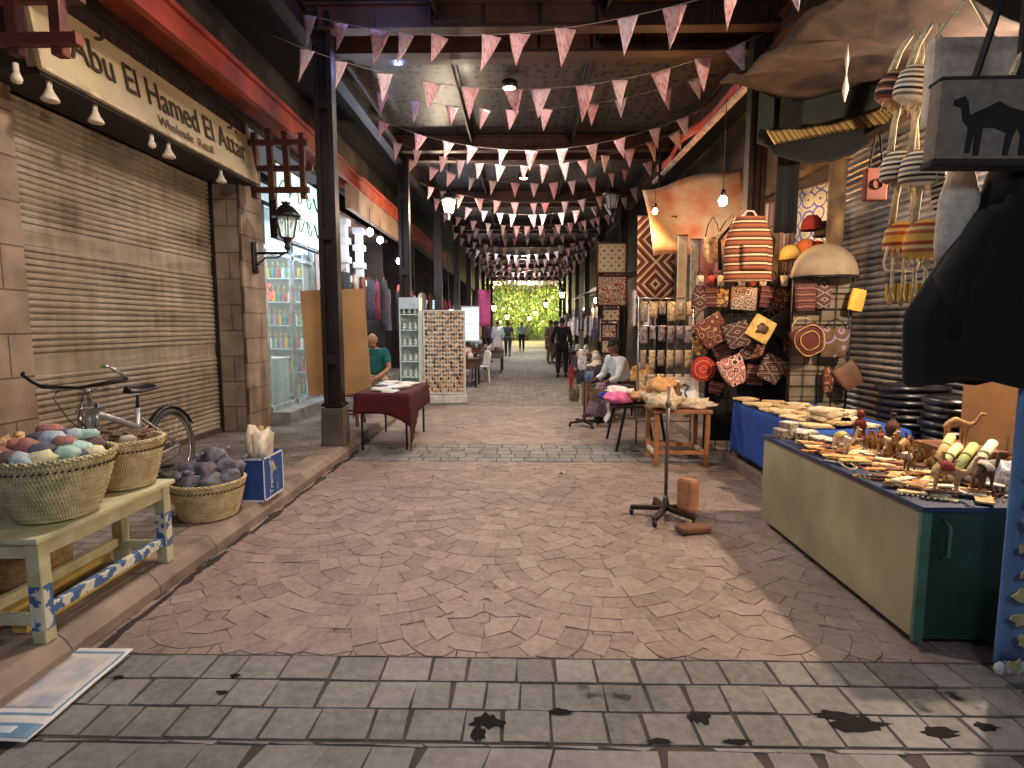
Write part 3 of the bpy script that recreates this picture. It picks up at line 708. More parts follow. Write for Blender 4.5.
b=MB(); b.lathe([(0,.56),(.17,.56),(.17,.62),(0,.68)],c=(-2.66,2.82,.14),n=16,cap=False); tag(b.build('root_fill',mat('root_tan',(206,172,124)),org=(-2.62,2.78,.12)),'lower layer of tan roots filling the sack at left','roots',kind='stuff')
# twigs in basket 2
tb=MB(); tb.tube([(-.07,0,0),(-.03,.012,.008),(.03,-.008,0),(.08,.006,.01)],.009,6,rs=[.006,.011,.01,.006])
tw=tag(tb.build('dried_twig',mat('twig_brown',(120,98,78),.9,0,.4,20),loc=(-2.24,3.04,.86)),'dried brown twig in the far basket on the bench','twig','twigs in the far bench basket')
for i in range(40):
    a=U(0,2*PI); q=.15*math.sqrt(U(0,1)); o=tw.copy(); C.objects.link(o); o.location=(-2.24+q*math.cos(a)*.8,3.04+q*math.sin(a)*.8,.855+U(0,.035)+(.16-q)*.15); o.rotation_euler=(U(-.3,.3),U(-.35,.35),U(0,6))
b=MB(); b.lathe([(0,.2),(.17,.2),(.17,.235),(0,.25)],c=(-2.24,3.04,.607),n=20,cap=False); tag(b.build('twig_fill',mat('twig_brown',(120,98,78)),org=(-2.24,3.04,.607)),'lower layer of dried twigs filling the far bench basket','twigs',kind='stuff')
for i,(px,py,c) in enumerate(((-.08,-.12,(222,206,160)),(.1,-.1,(206,196,176)))):
    b=MB(); b.ball((0,0,0),(.05,.035,.022),10,jit=.4,seed=i+40); tag(b.build('husk',mat('husk_%d'%i,c,.9),loc=(-2.24+px,3.04+py,.607+.285)),['pale tan dried husk at the left front of the twig basket','pale grey dried husk at the right front of the twig basket'][i],'husk')
# grey wrapped lumps in basket 3
M_lump=mat('charcoal_wrap',(58,58,68),.38,0,.3,16,.5,c2=(128,124,136))
lb=MB(); lb.ball((0,0,0),(.085,.07,.06),14,jit=.55,seed=2); lb.tube([(.06,0,.02),(.1,.01,.035),(.12,.02,.03)],.012,6,rs=[.02,.008,.018])
pos=[(-.13,-.12,.29),(-.02,-.16,.285),(.1,-.13,.29),(.16,-.02,.29),(-.17,0,.29),(-.1,-.03,.35),(.03,-.07,.36),(.1,.03,.37),(-.03,.05,.4),(.02,.12,.37),(-.12,.1,.32),(.13,.12,.32),(.04,.02,.44),(-.06,-.1,.31)]
wl=['front left','front centre','front right','right rim','left rim','left middle','centre middle','right middle','upper left','upper rear','rear left','rear right','topmost','lower front']
for i,(x,y,z) in enumerate(pos):
    b=lb if i==0 else None
    if i==0: l0=lb.build('wrapped_lump',M_lump); o=l0
    else: o=l0.copy(); C.objects.link(o)
    o.location=(-2.3+x,3.95+y,.12+z); o.rotation_euler=(U(-.5,.5),U(-.5,.5),U(0,6.2)); tag(o,'%s grey plastic-wrapped lump in the pavement basket'%wl[i],'wrapped lump','grey lumps in the pavement basket')
b=MB(); b.ball((-2.3,3.95,.12+.2),(.21,.21,.1),20,jit=.15); tag(b.build('lump_fill',mat('lump_dark',(40,40,46),.7),org=(-2.3,3.95,.12)),'lower layer of grey lumps filling the pavement basket','lumps',kind='stuff')
# blue box
M_blue=mat('blue_print',(40,78,150),.5,0,.08); M_pw=mat('print_white',(214,220,228),.6,0,.05)
t=thing('cardboard_box','blue printed cardboard box with white letters standing on the left kerb','box',(-2.12,4.43,.12))
b=MB()
for a in ((-.085,0,.01,.36),(.085,0,.01,.36)): b.box((a[0],0,.175),(.006,.36,.35))
for s in (-1,1): b.box((0,s*.18,.175),(.17,.006,.35))
b.box((0,0,.004),(.17,.36,.006)); b.build('box_body',M_blue,t)
b=MB()
for z in (.008,.342): b.box((.0892,0,z),(.002,.36,.016)); b.box((0,-.1842,z),(.17,.002,.016))
for y in (-.172,.172): b.box((.0892,y,.175),(.002,.016,.35))
b.build('white_edging',M_pw,t)
rm=Matrix(((0,0,1),(0,-1,0),(1,0,0)))    # text x->z, text y->-y, normal->+x
text('lettering','Tranquil',.082,M_pw,t,(.0885,-.02,.025),rm.to_euler(),.0015)
text('fine_print','www. . . . . . . . .',.03,M_pw,t,(.0885,.07,.04),rm.to_euler(),.0012)
# bag of pale scraps standing in the box
t=thing('plastic_bag','crumpled pale plastic bag of wood pieces poking out of the blue box','bag',(-2.13,4.43,.13))
b=MB(); b.ball((0,0,.32),(.085,.165,.23),20,jit=.8,seed=11); b.build('bag_film',mat('bag_beige',(206,196,176),.4,0,.2,12,.5),t)
for i,(x,y,z,a) in enumerate(((0,-.11,.4,.2),(.03,.06,.42,-.15),(-.02,.1,.4,.3),(.0,-.02,.44,-.3))):
    b=MB(); b.box((x,y,z),(.02,.045,.26),rot=(a,.05,0)); b.build('wood_offcut',mat('offcut',(206,176,128),.8),t,bev=.002)
# ================================================================ bicycle (local y along street, +y = rear)
def bicycle():
    t=thing('bicycle','silver mountain bicycle with black saddle standing before the beige shutter','bicycle',(-3.06,4.3,.12),0); t.rotation_euler=(0,R(-5),R(2))
    RW=.33; wy={'rear':.52,'front':-.54}
    for k,y in wy.items():
        T=Matrix.Translation((0,y,RW))@(Matrix.Rotation(R(-12),4,'Z') if k=='front' else Matrix())
        b=MB(); b.T=T; b.tube([(0,.305*math.cos(a),.305*math.sin(a)) for a in [2*PI*i/40 for i in range(40)]],.025,8,closed=True)
        for i in range(60):
            a=2*PI*i/60; b.box((0,.331*math.cos(a),.331*math.sin(a)),(.04,.012,.006),rot=(a-PI/2,0,0))
        w=b.build('tyre',M_rubber,t)
        b=MB(); b.T=T; b.tube([(0,.278*math.cos(a),.278*math.sin(a)) for a in [2*PI*i/40 for i in range(40)]],.012,6,closed=True); b.build('rim',M_chrome,w)
        b=MB(); b.T=T
        for i in range(28):
            a=2*PI*i/28; s=(-1)**i; b.tube([(s*.03,.018*math.cos(a+.8*s),.018*math.sin(a+.8*s)),(0,.275*math.cos(a),.275*math.sin(a))],.0014,4)
        b.build('spokes',M_chrome,w)
        b=MB(); b.T=T; b.tube([(-.05,0,0),(.05,0,0)],.018,10); b.tube([(-.065,0,0),(.065,0,0)],.007,8); b.build('hub',M_chrome,w)
    hd=Vector((0,-.36,.80)); hb=Vector((0,-.40,.64)); st=Vector((0,.14,.72)); bb=Vector((0,.06,.29)); ra=Vector((0,.52,RW)); fa=Vector((0,-.54,RW))
    b=MB(); b.tube([hd,hb],.03,10); b.tube([hd+Vector((0,.0,-.03)),(0,-.1,.66),st+Vector((0,-.02,-.16))],.024,10); b.tube([hb+Vector((0,.01,.03)),bb],.029,10); b.tube([st,bb],.018,10)
    for s in (-1,1):
        b.tube([st+Vector((s*.02,.0,-.08)),ra+Vector((s*.06,0,0))],.009,8); b.tube([bb+Vector((s*.03,0,0)),ra+Vector((s*.06,0,0))],.01,8)
    b.build('frame',M_silver,t)
    b=MB(); b.tube([hb,hb+Vector((0,-.012,-.05))],.02,8); b.tube([hb+Vector((-.06,-.02,-.04)),hb+Vector((.06,-.02,-.04))],.02,8)
    b.box(tuple(hd+Vector((0,-.01,-.02))),(.17,.06,.03)); b.box(tuple(hb+Vector((0,-.02,0))),(.17,.06,.03))
    for s in (-1,1): b.tube([hd+Vector((s*.06,-.015,.03)),hb+Vector((s*.06,-.02,-.02))],.016,8)
    for s in (-1,1): b.tube([hb+Vector((s*.06,-.02,-.02)),hb+Vector((s*.06,-.03,-.16)),fa+Vector((s*.055,0,0))],.014,8)
    b.build('fork',M_chrome,t)
    for s in (-1,1):
        b=MB(); b.tube([hb+Vector((s*.06,-.012,.0)),hb+Vector((s*.06,-.035,-.15))],.021,8); b.build('fork_boot',M_blackp,t)
    b=MB(); b.tube([hd+Vector((0,.0,0)),hd+Vector((0,.01,.11)),hd+Vector((0,-.06,.15))],.016,8); b.build('stem',M_chrome,t)
    hc=hd+Vector((0,-.07,.15))
    b=MB(); b.tube([hc+Vector((-.3,.05,.03)),hc+Vector((-.1,0,.01)),hc,hc+Vector((.1,0,.01)),hc+Vector((.3,.05,.03))],.012,8); b.build('handlebar',M_blackp,t)
    for s in (-1,1):
        b=MB(); b.tube([hc+Vector((s*.18,.02,.018)),hc+Vector((s*.3,.05,.03))],.017,8); b.build('grip',M_rubber,t)
        b=MB(); b.tube([hc+Vector((s*.305,.05,.03)),hc+Vector((s*.315,-.01,.07)),hc+Vector((s*.3,-.1,.13)),hc+Vector((s*.26,-.13,.14))],.011,8); b.build('bar_end',M_chrome if s>0 else M_blackp,t)
        b=MB(); b.tube([hc+Vector((s*.16,.0,.01)),hc+Vector((s*.2,-.05,-.02)),hc+Vector((s*.28,-.045,-.02))],.006,6); b.build('brake_lever',M_chrome,t)
        b=MB(); b.tube([hc+Vector((s*.15,0,0)),hc+Vector((s*.1,-.12,-.05)),hc+Vector((s*.03,-.1,-.22)),hb+Vector((s*.02,-.03,0))],.004,5); b.build('brake_cable',M_blackp,t)
    b=MB(); b.tube([st,st+Vector((0,.03,.1))],.013,8); b.build('seat_post',M_blackp,t)
    b=MB(); sp=st+Vector((0,.035,.12))
    def sad(u,v):
        y=-.13+u*.26; w=.022+.065*max(0,(u-.35)/.65)**1.0; a=(v-.5)*PI*1.1
        return (sp.x+w*math.sin(a),sp.y+y,sp.z+.02+.012*math.cos(a)*2-.012*abs(math.sin(a))*1.5+.012*(u-.5)**2*6)
    b.grid(sad,14,10); b.build('saddle',M_blackp,t,solid=.02)
    b=MB(); b.grid(lambda u,v:(-.03+.06*v,.52+.36*math.cos(R(150-125*u)),RW+.36*math.sin(R(150-125*u))-.006*(2*v-1)**2*3),14,4); b.build('rear_mudguard',M_blackp,t,solid=.004)
    b=MB(); b.lathe([(.085,-.004),(.09,0),(.085,.004)],n=32); T=Matrix.Translation(bb+Vector((.05,0,0)))@Matrix.Rotation(PI/2,4,'Y'); b.v=[T@v for v in b.v]; b.build('chainring',M_darksteel,t)
    for s in (-1,1):
        b=MB(); e=bb+Vector((s*.075,.14*s,-.08*s)); b.tube([bb+Vector((s*.06,0,0)),e],.011,8); c=b.build('crank_arm',M_chrome,t)
        b=MB(); b.box(tuple(e+Vector((s*.05,0,0))),(.09,.07,.02)); b.build('pedal',M_blackp,c,bev=.004)
    b=MB(); b.tube([bb+Vector((.05,0,.088)),ra+Vector((.05,0,.035))],.004,5); b.tube([bb+Vector((.05,0,-.088)),ra+Vector((.05,-.02,-.09)),ra+Vector((.05,.03,-.03))],.004,5); b.build('chain',M_darksteel,t)
    b=MB(); b.tube([bb+Vector((-.03,.03,-.02)),(-.14,.16,.012)],.008,6); b.tube([(-.14,.16,.012),(-.16,.19,.01)],.01,6); b.build('kickstand',M_chrome,t)
    return t
bicycle()
# ================================================================ poster on the ground
t=thing('poster','white plastic poster with blue borders lying in the left gutter','poster',(-1.93,2.1,.012))
def sheet(x0,x1,y0,y1,dz,m,name):
    b=MB()
    def f(u,v):
        x=x0+(x1-x0)*u; y=y0+(y1-y0)*v; sk=.0
        return (x+sk*(y),y,dz+.012*math.sin(y*9+.5)*max(0,abs(x)-.05)*4+.008+(.03*max(0,(y-.2))*4))
    b.grid(f,8,16); return b.build(name,m,t,solid=.0016 if name!='sheet' else .002)
sheet(-.16,.15,-.27,.29,0,mat('poster_white',(214,214,212),.45,0,.06,8),'sheet')
M_pb=mat('poster_blue',(108,144,172),.5,0,.1)
for x0,x1,y0,y1 in ((-.14,-.128,-.13,.265),(.122,.132,-.13,.265),(-.14,.132,.255,.267),(-.14,.132,-.138,-.126),(-.15,.14,-.255,-.18)): sheet(x0,x1,y0,y1,.0016,M_pb,'blue_border')
sheet(-.11,.06,-.235,-.2,.0028,mat('poster_pale',(200,214,222),.5),'title_strip')
sheet(-.1,.1,-.1,.24,.0016,mat('poster_print',(214,204,190),.6,0,.0,9,c2=(150,156,178)),'printed_picture')
# ================================================================ red table with papers
M_redc=mat('red_cloth',(72,8,12),.85,0,.2,5,.2)
t=thing('folding_table','folding table under a dark red cloth on the left of the street','table',(-1.68,7.25,0))
b=MB(); b.box((0,0,.68),(.62,1.3,.03)); b.build('tabletop',M_wood,t)
for sx in (-1,1):
    for sy in (-1,1):
        b=MB(); b.tube([(sx*.27,sy*.58,0),(sx*.27,sy*.58,.67)],.014,8); b.build('leg',M_blackp,t)
def cloth(name,label,cat,x0,x1,y0,y1,z,drop,m,parent=None,extra=None):
    b=MB(); nu=40; nv=40
    ex=max(drop.values())
    def f(u,v):
        X=x0-drop['l']+(x1-x0+drop['l']+drop['r'])*u; Y=y0-drop['f']+(y1-y0+drop['f']+drop['b'])*v; z_=z; ox=oy=0
        dx=max(0,x0-X,X-x1); dy=max(0,y0-Y,Y-y1); fl=.012*math.sin(9*(X+Y)*PI/1.0)
        if dx: ox=(x0 if X<x0 else x1)+(-1 if X<x0 else 1)*(.012+abs(fl)*min(1,dx*5)*1.4)
        if dy: oy=(y0 if Y<y0 else y1)+(-1 if Y<y0 else 1)*(.012+abs(fl)*min(1,dy*5)*1.4)
        d=max(dx,dy)
        if dx and dy: d=math.hypot(dx,dy)*1.02
        if extra: d=extra(X,Y,d,dx,dy)
        return (ox if dx else X, oy if dy else Y, z_-d)
    b.grid(f,nu,nv); o=b.build(name,m,parent,org=((x0+x1)/2,(y0+y1)/2,z),solid=.004)
    if label: tag(o,label,cat)
    return o
cloth('tablecloth','dark red cloth draped over the folding table with one long corner','tablecloth',-2.0,-1.36,6.59,7.91,.7,dict(l=.2,r=.28,f=.24,b=.1),M_redc,extra=lambda X,Y,d,dx,dy:d+(.35*max(0,(X+1.75)/.6)**2*max(0,min(1,(7.1-Y)/.6))*min(1,d*5) if d else 0))
for i in range(16):
    b=MB(); w=U(.14,.22); h=U(.18,.28); hh=U(.006,.02); b.box((0,0,hh/2),(w,h,hh),rot=(0,0,0)); x=-1.68+U(-.2,.2); y=6.75+i*.068
    tag(b.build('paper_sheet',mat('paper_%d'%(i%4),[(236,238,238),(206,224,228),(238,230,206),(216,214,208)][i%4],.6,0,.12,30),loc=(x,y,.705+(i%5)*.006)),'white printed paper lying on the red cloth table','paper','papers on the red table').rotation_euler=(U(-.02,.02),U(-.02,.02),U(-.6,.6))
# cream board on stool
t=thing('wooden_stool','dark wooden stool holding up the large plywood board','stool',(-2.5,7.75,.12))
for sx in (-1,1):
    for sy in (-1,1):
        b=MB(); b.bar((sx*.22,sy*.17,0),(sx*.19,sy*.14,.42),.035); b.build('leg',M_wood,t)
b=MB(); b.box((0,0,.43),(.48,.38,.03)); b.build('seat',M_wood,t,bev=.006)
for s in (-1,1): b=MB(); b.box((0,s*.16,.17),(.4,.02,.03)); b.build('stretcher',M_wood,t)
t=thing('plywood_board','large bare plywood board leaning behind the steel column','board',(-2.55,7.72,.566)); t.rotation_euler=(R(-4),R(-3),R(14))
b=MB(); b.box((0,0,.72),(.84,.02,1.44)); b.build('panel',mat('plywood',(176,138,88),.6,0,.12,2),t)
b=MB(); [b.box((s*.41,.022,.72),(.03,.025,1.44)) for s in (-1,1)]; b.build('batten',mat('batten',(196,160,110),.6),t)
# loop bunch of things at pole foot
# ================================================================ narrow white shelf tower
t=shelfunit('narrow white display tower beside the far left column',-2.02,10.1,0.0,.34,2.0,8,M_glassw,0,.3)
b=MB(); b.box((0,-.02,1.9),(.35,.3,.2)); b.build('header_panel',mat('header_blue',(196,220,236),.4,0,.05),t)
pb2=thing('trinket','small white trinket on the narrow display tower','trinket',(-2.02,10.0,.05),0,'trinkets on the narrow tower')
b=MB(); b.lathe([(.025,0),(.035,.03),(.02,.07),(.03,.09),(.0,.12)],n=10); b.build('body',mat('trinket_white',(214,226,228),.4,0,.2),pb2)
b=MB(); b.ball((0,0,.13),.018,8); b.build('knob',M_gold,pb2)
for i in range(7):
    for j in range(3):
        if i+j: dup(pb2,(-2.12+j*.1,10.0,.048+i*.2786),0)
pb2.location=(-2.12,10.0,.048)
# bead covered display board
t=thing('display_board','tall white display board covered in small ornaments beside the street','display board',(-1.53,10.86,0)); t.rotation_euler=(R(-3),0,R(4))
b=MB(); b.box((0,.03,.98),(.78,.04,1.62)); b.build('panel',mat('board_white',(222,216,206),.6,0,.12,14),t,bev=.004)
b=MB(); b.box((0,0,.07),(.86,.3,.14)); b.build('base_plinth',mat('plinth_white',(206,202,196),.7,0,.15,9),t,bev=.01)
b=MB(); [b.box((s*.4,.02,.98),(.02,.06,1.64)) for s in (-1,1)]; b.box((0,.02,1.8),(.82,.06,.02)); b.build('board_frame',M_white,t)
mg=[]
cc=[(50,46,46),(206,140,70),(216,170,100),(70,64,64),(150,96,60),(120,116,120)]
for k in range(6):
    b=MB()
    if k%2: b.lathe([(.0,0),(.014,.003),(.016,.01),(.006,.014),(0,.014)],n=8,cap=False)
    else: b.ball((0,0,0),(.015,.019,.008),8,jit=.6,seed=k)
    b.T=Matrix.Identity(4)
    o=b.build('fridge_magnet',mat('magnet_%d'%k,cc[k],.5),loc=(0,0,-5)); mg.append(tag(o,'small ornament on the tall white display board','ornament','ornaments on the display board'))
bm_=Euler((R(-3),0,R(4))).to_matrix(); n=0
for r_ in range(20):
    for c_ in range(14):
        k=(c_*7+r_*3)%6 if r_>3 else (1,2,0)[(c_+r_)%3]; 
        o=mg[k].copy(); C.objects.link(o); n+=1
        o.location=Vector((-1.53,10.86,0))+bm_@Vector((-.35+c_*.054+U(-.006,.006),-.0,.24+r_*.079+U(-.01,.01))); o.rotation_euler=(PI/2,0,0); o.scale=(U(1.1,1.9),)*3
for o in mg: bpy.data.objects.remove(o)
# ================================================================ people (local: facing -y)
M_skin=mat('skin',(168,122,96),.6,0,.08,12); M_skind=mat('skin_dark',(120,82,62),.6,0,.08,12); M_eye=mat('eye_dark',(30,22,20),.3)
M_hairg=mat('hair_grey',(120,112,106),.9,0,.2,40); M_hairb=mat('hair_black',(26,22,20),.9,0,.2,40)
def person(label,loc,rz,J={},skin=None,top=None,legs=None,sleeve='short',hair=None,bald=False,robe=None,shoes=M_blackp,scale=1,group=None,fat=1.0):
    t=thing('person',label,'person',loc,rz,group); t.scale=(scale,)*3
    j=dict(pel=(0,0,.95),spi=(0,-.01,1.13),che=(0,0,1.32),nec=(0,0,1.47),hed=(0,-.02,1.6),
      shL=(.19,0,1.41),elL=(.25,.03,1.13),wrL=(.26,-.06,.89),haL=(.26,-.09,.80),shR=(-.19,0,1.41),elR=(-.25,.03,1.13),wrR=(-.26,-.06,.89),haR=(-.26,-.09,.80),
      hiL=(.1,0,.91),knL=(.11,-.02,.5),anL=(.11,.03,.09),toL=(.12,-.14,.03),hiR=(-.1,0,.91),knR=(-.11,-.02,.5),anR=(-.11,.03,.09),toR=(-.12,-.14,.03))
    j.update(J); skin=skin or M_skin
    rr=dict(pel=.12*fat,spi=.115*fat,che=.135*fat,nec=.055,hed=.05,sh=.062,el=.042,wr=.03,ha=.036,hi=.088,kn=.06,an=.042,to=.034)
    def V(k,g=0): return (Vector(j[k]),(rr.get(k) or rr[k[:2]])+g)
    E=[('pel','spi'),('spi','che'),('che','nec'),('nec','hed')]
    for s in 'LR': E+=[('che','sh'+s),('sh'+s,'el'+s),('el'+s,'wr'+s),('wr'+s,'ha'+s),('pel','hi'+s),('hi'+s,'kn'+s),('kn'+s,'an'+s),('an'+s,'to'+s)]
    vs,fs=skinmesh({k:V(k) for k in j},E,'pel')
    b=MB(); b.add(vs,fs,0,True)
    h=Vector(j['hed']); nk=(h-Vector(j['nec'])).normalized(); fwd=Vector((0,-1,0)); fwd=(fwd-nk*fwd.dot(nk)).normalized(); sd=fwd.cross(nk)
    Mh=Matrix((( -sd.x,-fwd.x,nk.x,h.x),(-sd.y,-fwd.y,nk.y,h.y),(-sd.z,-fwd.z,nk.z,h.z),(0,0,0,1)))
    b.T=Mh; b.ball((0,.01,.02),(.076,.095,.11),16); b.ball((0,-.03,-.045),(.055,.06,.055),12)   # cranium, jaw
    b.ball((0,-.1,-.005),(.014,.02,.026),8)     # nose
    for s in (-1,1): b.ball((s*.078,.015,.0),(.012,.022,.032),8); b.ball((s*.028,-.079,.02),(.013,.009,.008),8,m=1)
    b.ball((0,-.083,-.052),(.024,.008,.006),8,m=1); b.T=Matrix()
    for s in 'LR':  # palms with fingers and thumb
        w=Vector(j['wr'+s]); p=Vector(j['ha'+s]); d=(p-w).normalized(); sx=1 if s=='L' else -1
        lat=Vector((0,-1,0)); lat=(lat-d*lat.dot(d)); lat=lat.normalized() if lat.length>.1 else Vector((sx,0,0)); nrm=d.cross(lat)*sx
        for i in range(4):
            q=p+lat*(.03-.02*i)+d*.02; L=(.07,.08,.075,.058)[i]
            b.tube([q,q+d*L*.5,q+d*L*.85-nrm*.018,q+d*L-nrm*.04],.009,6,rs=[.0095,.009,.008,.006])
        q=p-d*.02+lat*.03; b.tube([q,q+lat*.025+d*.025,q+lat*.03+d*.055],.01,6,rs=[.012,.01,.007])
    b.build('body',[skin,M_eye],t)
    if top:
        el=1.0 if sleeve=='long' else .55; vt={k:V(k,.032) for k in ('pel','spi','che')}; vt['nec']=(Vector(j['nec'])-Vector((0,0,.03)),.062)
        Et=[('pel','spi'),('spi','che'),('che','nec')]
        for s in 'LR':
            vt['sh'+s]=V('sh'+s,.024); Et.append(('che','sh'+s))
            a=Vector(j['sh'+s]); e=Vector(j['el'+s]); w=Vector(j['wr'+s])
            if sleeve=='long': vt['el'+s]=V('el'+s,.016); vt['wr'+s]=(e+(w-e)*.92,.045); Et+=[('sh'+s,'el'+s),('el'+s,'wr'+s)]
            else: vt['el'+s]=(a+(e-a)*.75,.065); Et.append(('sh'+s,'el'+s))
        vs,fs=skinmesh(vt,Et,'pel'); b=MB(); b.add(vs,fs,0,True); b.build('shirt',top,t)
        b=MB(); c=Vector(j['nec']); b.tube([(c.x+.06*math.cos(a),c.y+.058*math.sin(a)-.005,c.z-.02+.015*math.sin(a)) for a in [2*PI*i/20 for i in range(20)]],.013,6,closed=True); b.build('collar',top,t)
    if legs:
        vt={'pel':V('pel',.02)}; Et=[]
        for s in 'LR': vt['hi'+s]=V('hi'+s,.02); vt['kn'+s]=V('kn'+s,.022); vt['an'+s]=(Vector(j['an'+s])+Vector((0,0,.03)),.062); Et+=[('pel','hi'+s),('hi'+s,'kn'+s),('kn'+s,'an'+s)]
        vs,fs=skinmesh(vt,Et,'pel'); b=MB(); b.add(vs,fs,0,True); b.build('trousers',legs,t)
    if robe:
        b=MB(); c=Vector(j['pel']); b.lathe([(.30,.06),(.28,.3),(.24,.6),(.2,.85),(.19,1.0),(.21,1.2),(.2,1.36),(.12,1.45),(.06,1.48)],(c.x,c.y,0),24,sy=.75,cap=False); b.build('robe',robe,t,solid=.006)
    for s in 'LR':
        a=Vector(j['an'+s]); o=Vector(j['to'+s]); b=MB(); b.T=Matrix.Translation((a+o)/2+Vector((0,0,-.012)))@(o-a).to_track_quat('-Y','Z').to_matrix().to_4x4()
        b.ball((0,0,0),(.048,.14,.045),12); b.build('shoe',shoes,t)
    if hair:
        b=MB(); b.T=Mh
        if bald:
            for s in (-1,1): b.ball((s*.066,.035,.015),(.018,.055,.04),10)
            b.ball((0,.085,.01),(.06,.025,.045),10)
        else:
            b.grid(lambda u,v:((.084*math.sin(v*PI*.62)*math.cos(2*PI*u)),.015+.103*math.sin(v*PI*.62)*math.sin(2*PI*u)-.0,.025+.118*math.cos(v*PI*.62)+(.03 if math.sin(2*PI*u)<-.2 and v>.7 else 0)),20,10)
        b.build('hair',hair,t,solid=.004)
    return t
M_teal=mat('teal_shirt',(20,104,108),.85,0,.15,8,.2); M_khaki=mat('khaki',(160,138,112),.85,0,.15,8,.2)
SIT=dict(pel=(0,.1,.5),spi=(0,.07,.68),che=(0,-.02,.88),nec=(0,-.09,1.02),hed=(0,-.15,1.13),
 shL=(.19,-.05,.95),elL=(.26,-.14,.68),wrL=(.1,-.36,.56),haL=(.03,-.41,.53),shR=(-.19,-.05,.95),elR=(-.26,-.14,.68),wrR=(-.1,-.36,.57),haR=(-.03,-.42,.55),
 hiL=(.11,.07,.47),knL=(.2,-.36,.5),anL=(.18,-.33,.09),toL=(.2,-.5,.035),hiR=(-.11,.07,.47),knR=(-.2,-.36,.5),anR=(-.18,-.33,.09),toR=(-.2,-.5,.035))
person('seated balding person in a teal short-sleeved shirt with clasped hands',(-2.5,9.35,.12),R(8),SIT,top=M_teal,legs=M_khaki,hair=M_hairg,bald=True)
t=thing('stool','low stool under the seated person in the teal shirt','stool',(-2.51,9.48,.12))
b=MB(); b.lathe([(.18,.33),(.19,.35),(.18,.37)],n=20); b.build('seat',M_wood,t)
for k in range(4): b=MB(); a=PI/4+k*PI/2; b.tube([(.18*math.cos(a),.18*math.sin(a),0),(.13*math.cos(a),.13*math.sin(a),.34)],.014,8); b.build('leg',M_wood,t)
M_wshirt=mat('pale_shirt',(206,214,222),.85,0,.12,8,.2)
SIT2=dict(SIT); SIT2.update(wrL=(.2,-.3,.62),haL=(.2,-.38,.6),wrR=(-.2,-.3,.62),haR=(-.2,-.38,.6),hed=(0,-.1,1.17))
person('seated person in a pale long-sleeved shirt on the right of the street',(1.56,9.2,0),R(-70),SIT2,skin=M_skind,top=M_wshirt,legs=mat('grey_trousers',(70,68,72),.9),sleeve='long',hair=M_hairb,fat=1.1)
t=thing('stool','dark stool under the seated person in the pale shirt','stool',(1.65,9.17,0))
b=MB(); b.box((0,0,.36),(.4,.38,.04)); b.build('seat',M_blackp,t)
for sx in (-1,1):
    for sy in (-1,1): b=MB(); b.box((sx*.17,sy*.16,.17),(.03,.03,.34)); b.build('leg',M_blackp,t)
WALK=dict(knL=(.1,-.14,.5),anL=(.1,-.12,.1),toL=(.11,-.28,.03),knR=(-.1,.02,.5),anR=(-.1,.26,.14),toR=(-.1,.14,.04))
STW=dict(WALK); 
person('person in black seen from behind standing in the middle distance on the right',(1.13,16.3,0),PI,dict(elL=(.3,-.03,1.15),wrL=(.24,-.2,1.0),haL=(.2,-.26,.98)),skin=M_skind,top=mat('black_shirt',(20,20,24),.9),legs=mat('black_trousers',(18,18,20),.9),sleeve='long',hair=M_hairb,scale=1.0)
person('distant person in a long white robe on the left of the street',(-1.2,26.5,0),PI,{},skin=M_skind,top=M_wshirt,sleeve='long',robe=mat('white_robe',(232,236,240),.8),hair=M_hairb)
person('distant person in dark clothes walking just beside the white-robed person',(-.75,27.6,0),PI,WALK,skin=M_skind,top=mat('navy',(40,44,60),.9),legs=mat('navy',(40,44,60)),hair=M_hairb)
person('farthest person walking in the middle of the street in a pale jacket',(-.08,33.8,0),0,WALK,skin=M_skind,top=mat('pale_jacket',(130,150,160),.85),legs=mat('black_trousers',(18,18,20)),sleeve='long',hair=M_hairb)
person('distant person in a brown coat beside the right stalls',(1.1,22.5,0),R(40),{},skin=M_skind,top=mat('brown_coat',(110,84,66),.9),legs=mat('brown_coat',(110,84,66)),sleeve='long',hair=M_hairb)
person('distant person in grey leaning over the right stall tables',(1.35,20.2,0),R(-90),dict(hed=(0,-.16,1.56),nec=(0,-.1,1.45),che=(0,-.05,1.31),shL=(.19,-.06,1.38),shR=(-.19,-.06,1.38)),skin=M_skind,top=mat('grey_coat',(130,128,132),.9),legs=mat('grey_trousers',(70,68,72)),sleeve='long',hair=M_hairb)
person('distant person in plum clothes among the left stalls',(-1.5,23.4,0),R(70),{},skin=M_skind,top=mat('plum_top',(92,60,72),.9),legs=mat('black_trousers',(18,18,20)),sleeve='long',hair=M_hairb)
# ================================================================ bunting
def pennmat(name,pink,pale,red):
    m,nt,b=newmat(name); v=ocoord(nt,(60,60,22)); n=nd(nt,'ShaderNodeTexNoise'); n.inputs['Scale'].default_value=1; n.inputs['Detail'].default_value=3; nt.links.new(v,n.inputs['Vector'])
    nt.links.new(ramp(nt,n.outputs['Fac'],[(.36,red),(.46,pink),(.62,pale)]),b.inputs['Base Color']); b.inputs['Roughness'].default_value=.9
    tr=nd(nt,'ShaderNodeBsdfTranslucent'); tr.inputs['Color'].default_value=lin(pink); mx=nd(nt,'ShaderNodeMixShader'); mx.inputs[0].default_value=.35
    nt.links.new(b.outputs[0],mx.inputs[1]); nt.links.new(tr.outputs[0],mx.inputs[2]); nt.links.new(mx.outputs[0],nt.nodes['Material Output'].inputs['Surface'])
    return m
M_pn=[pennmat('pennant_pink',(222,176,178),(236,208,210),(190,96,104)),pennmat('pennant_pale',(230,204,208),(242,228,230),(206,150,156))]
pm=[]
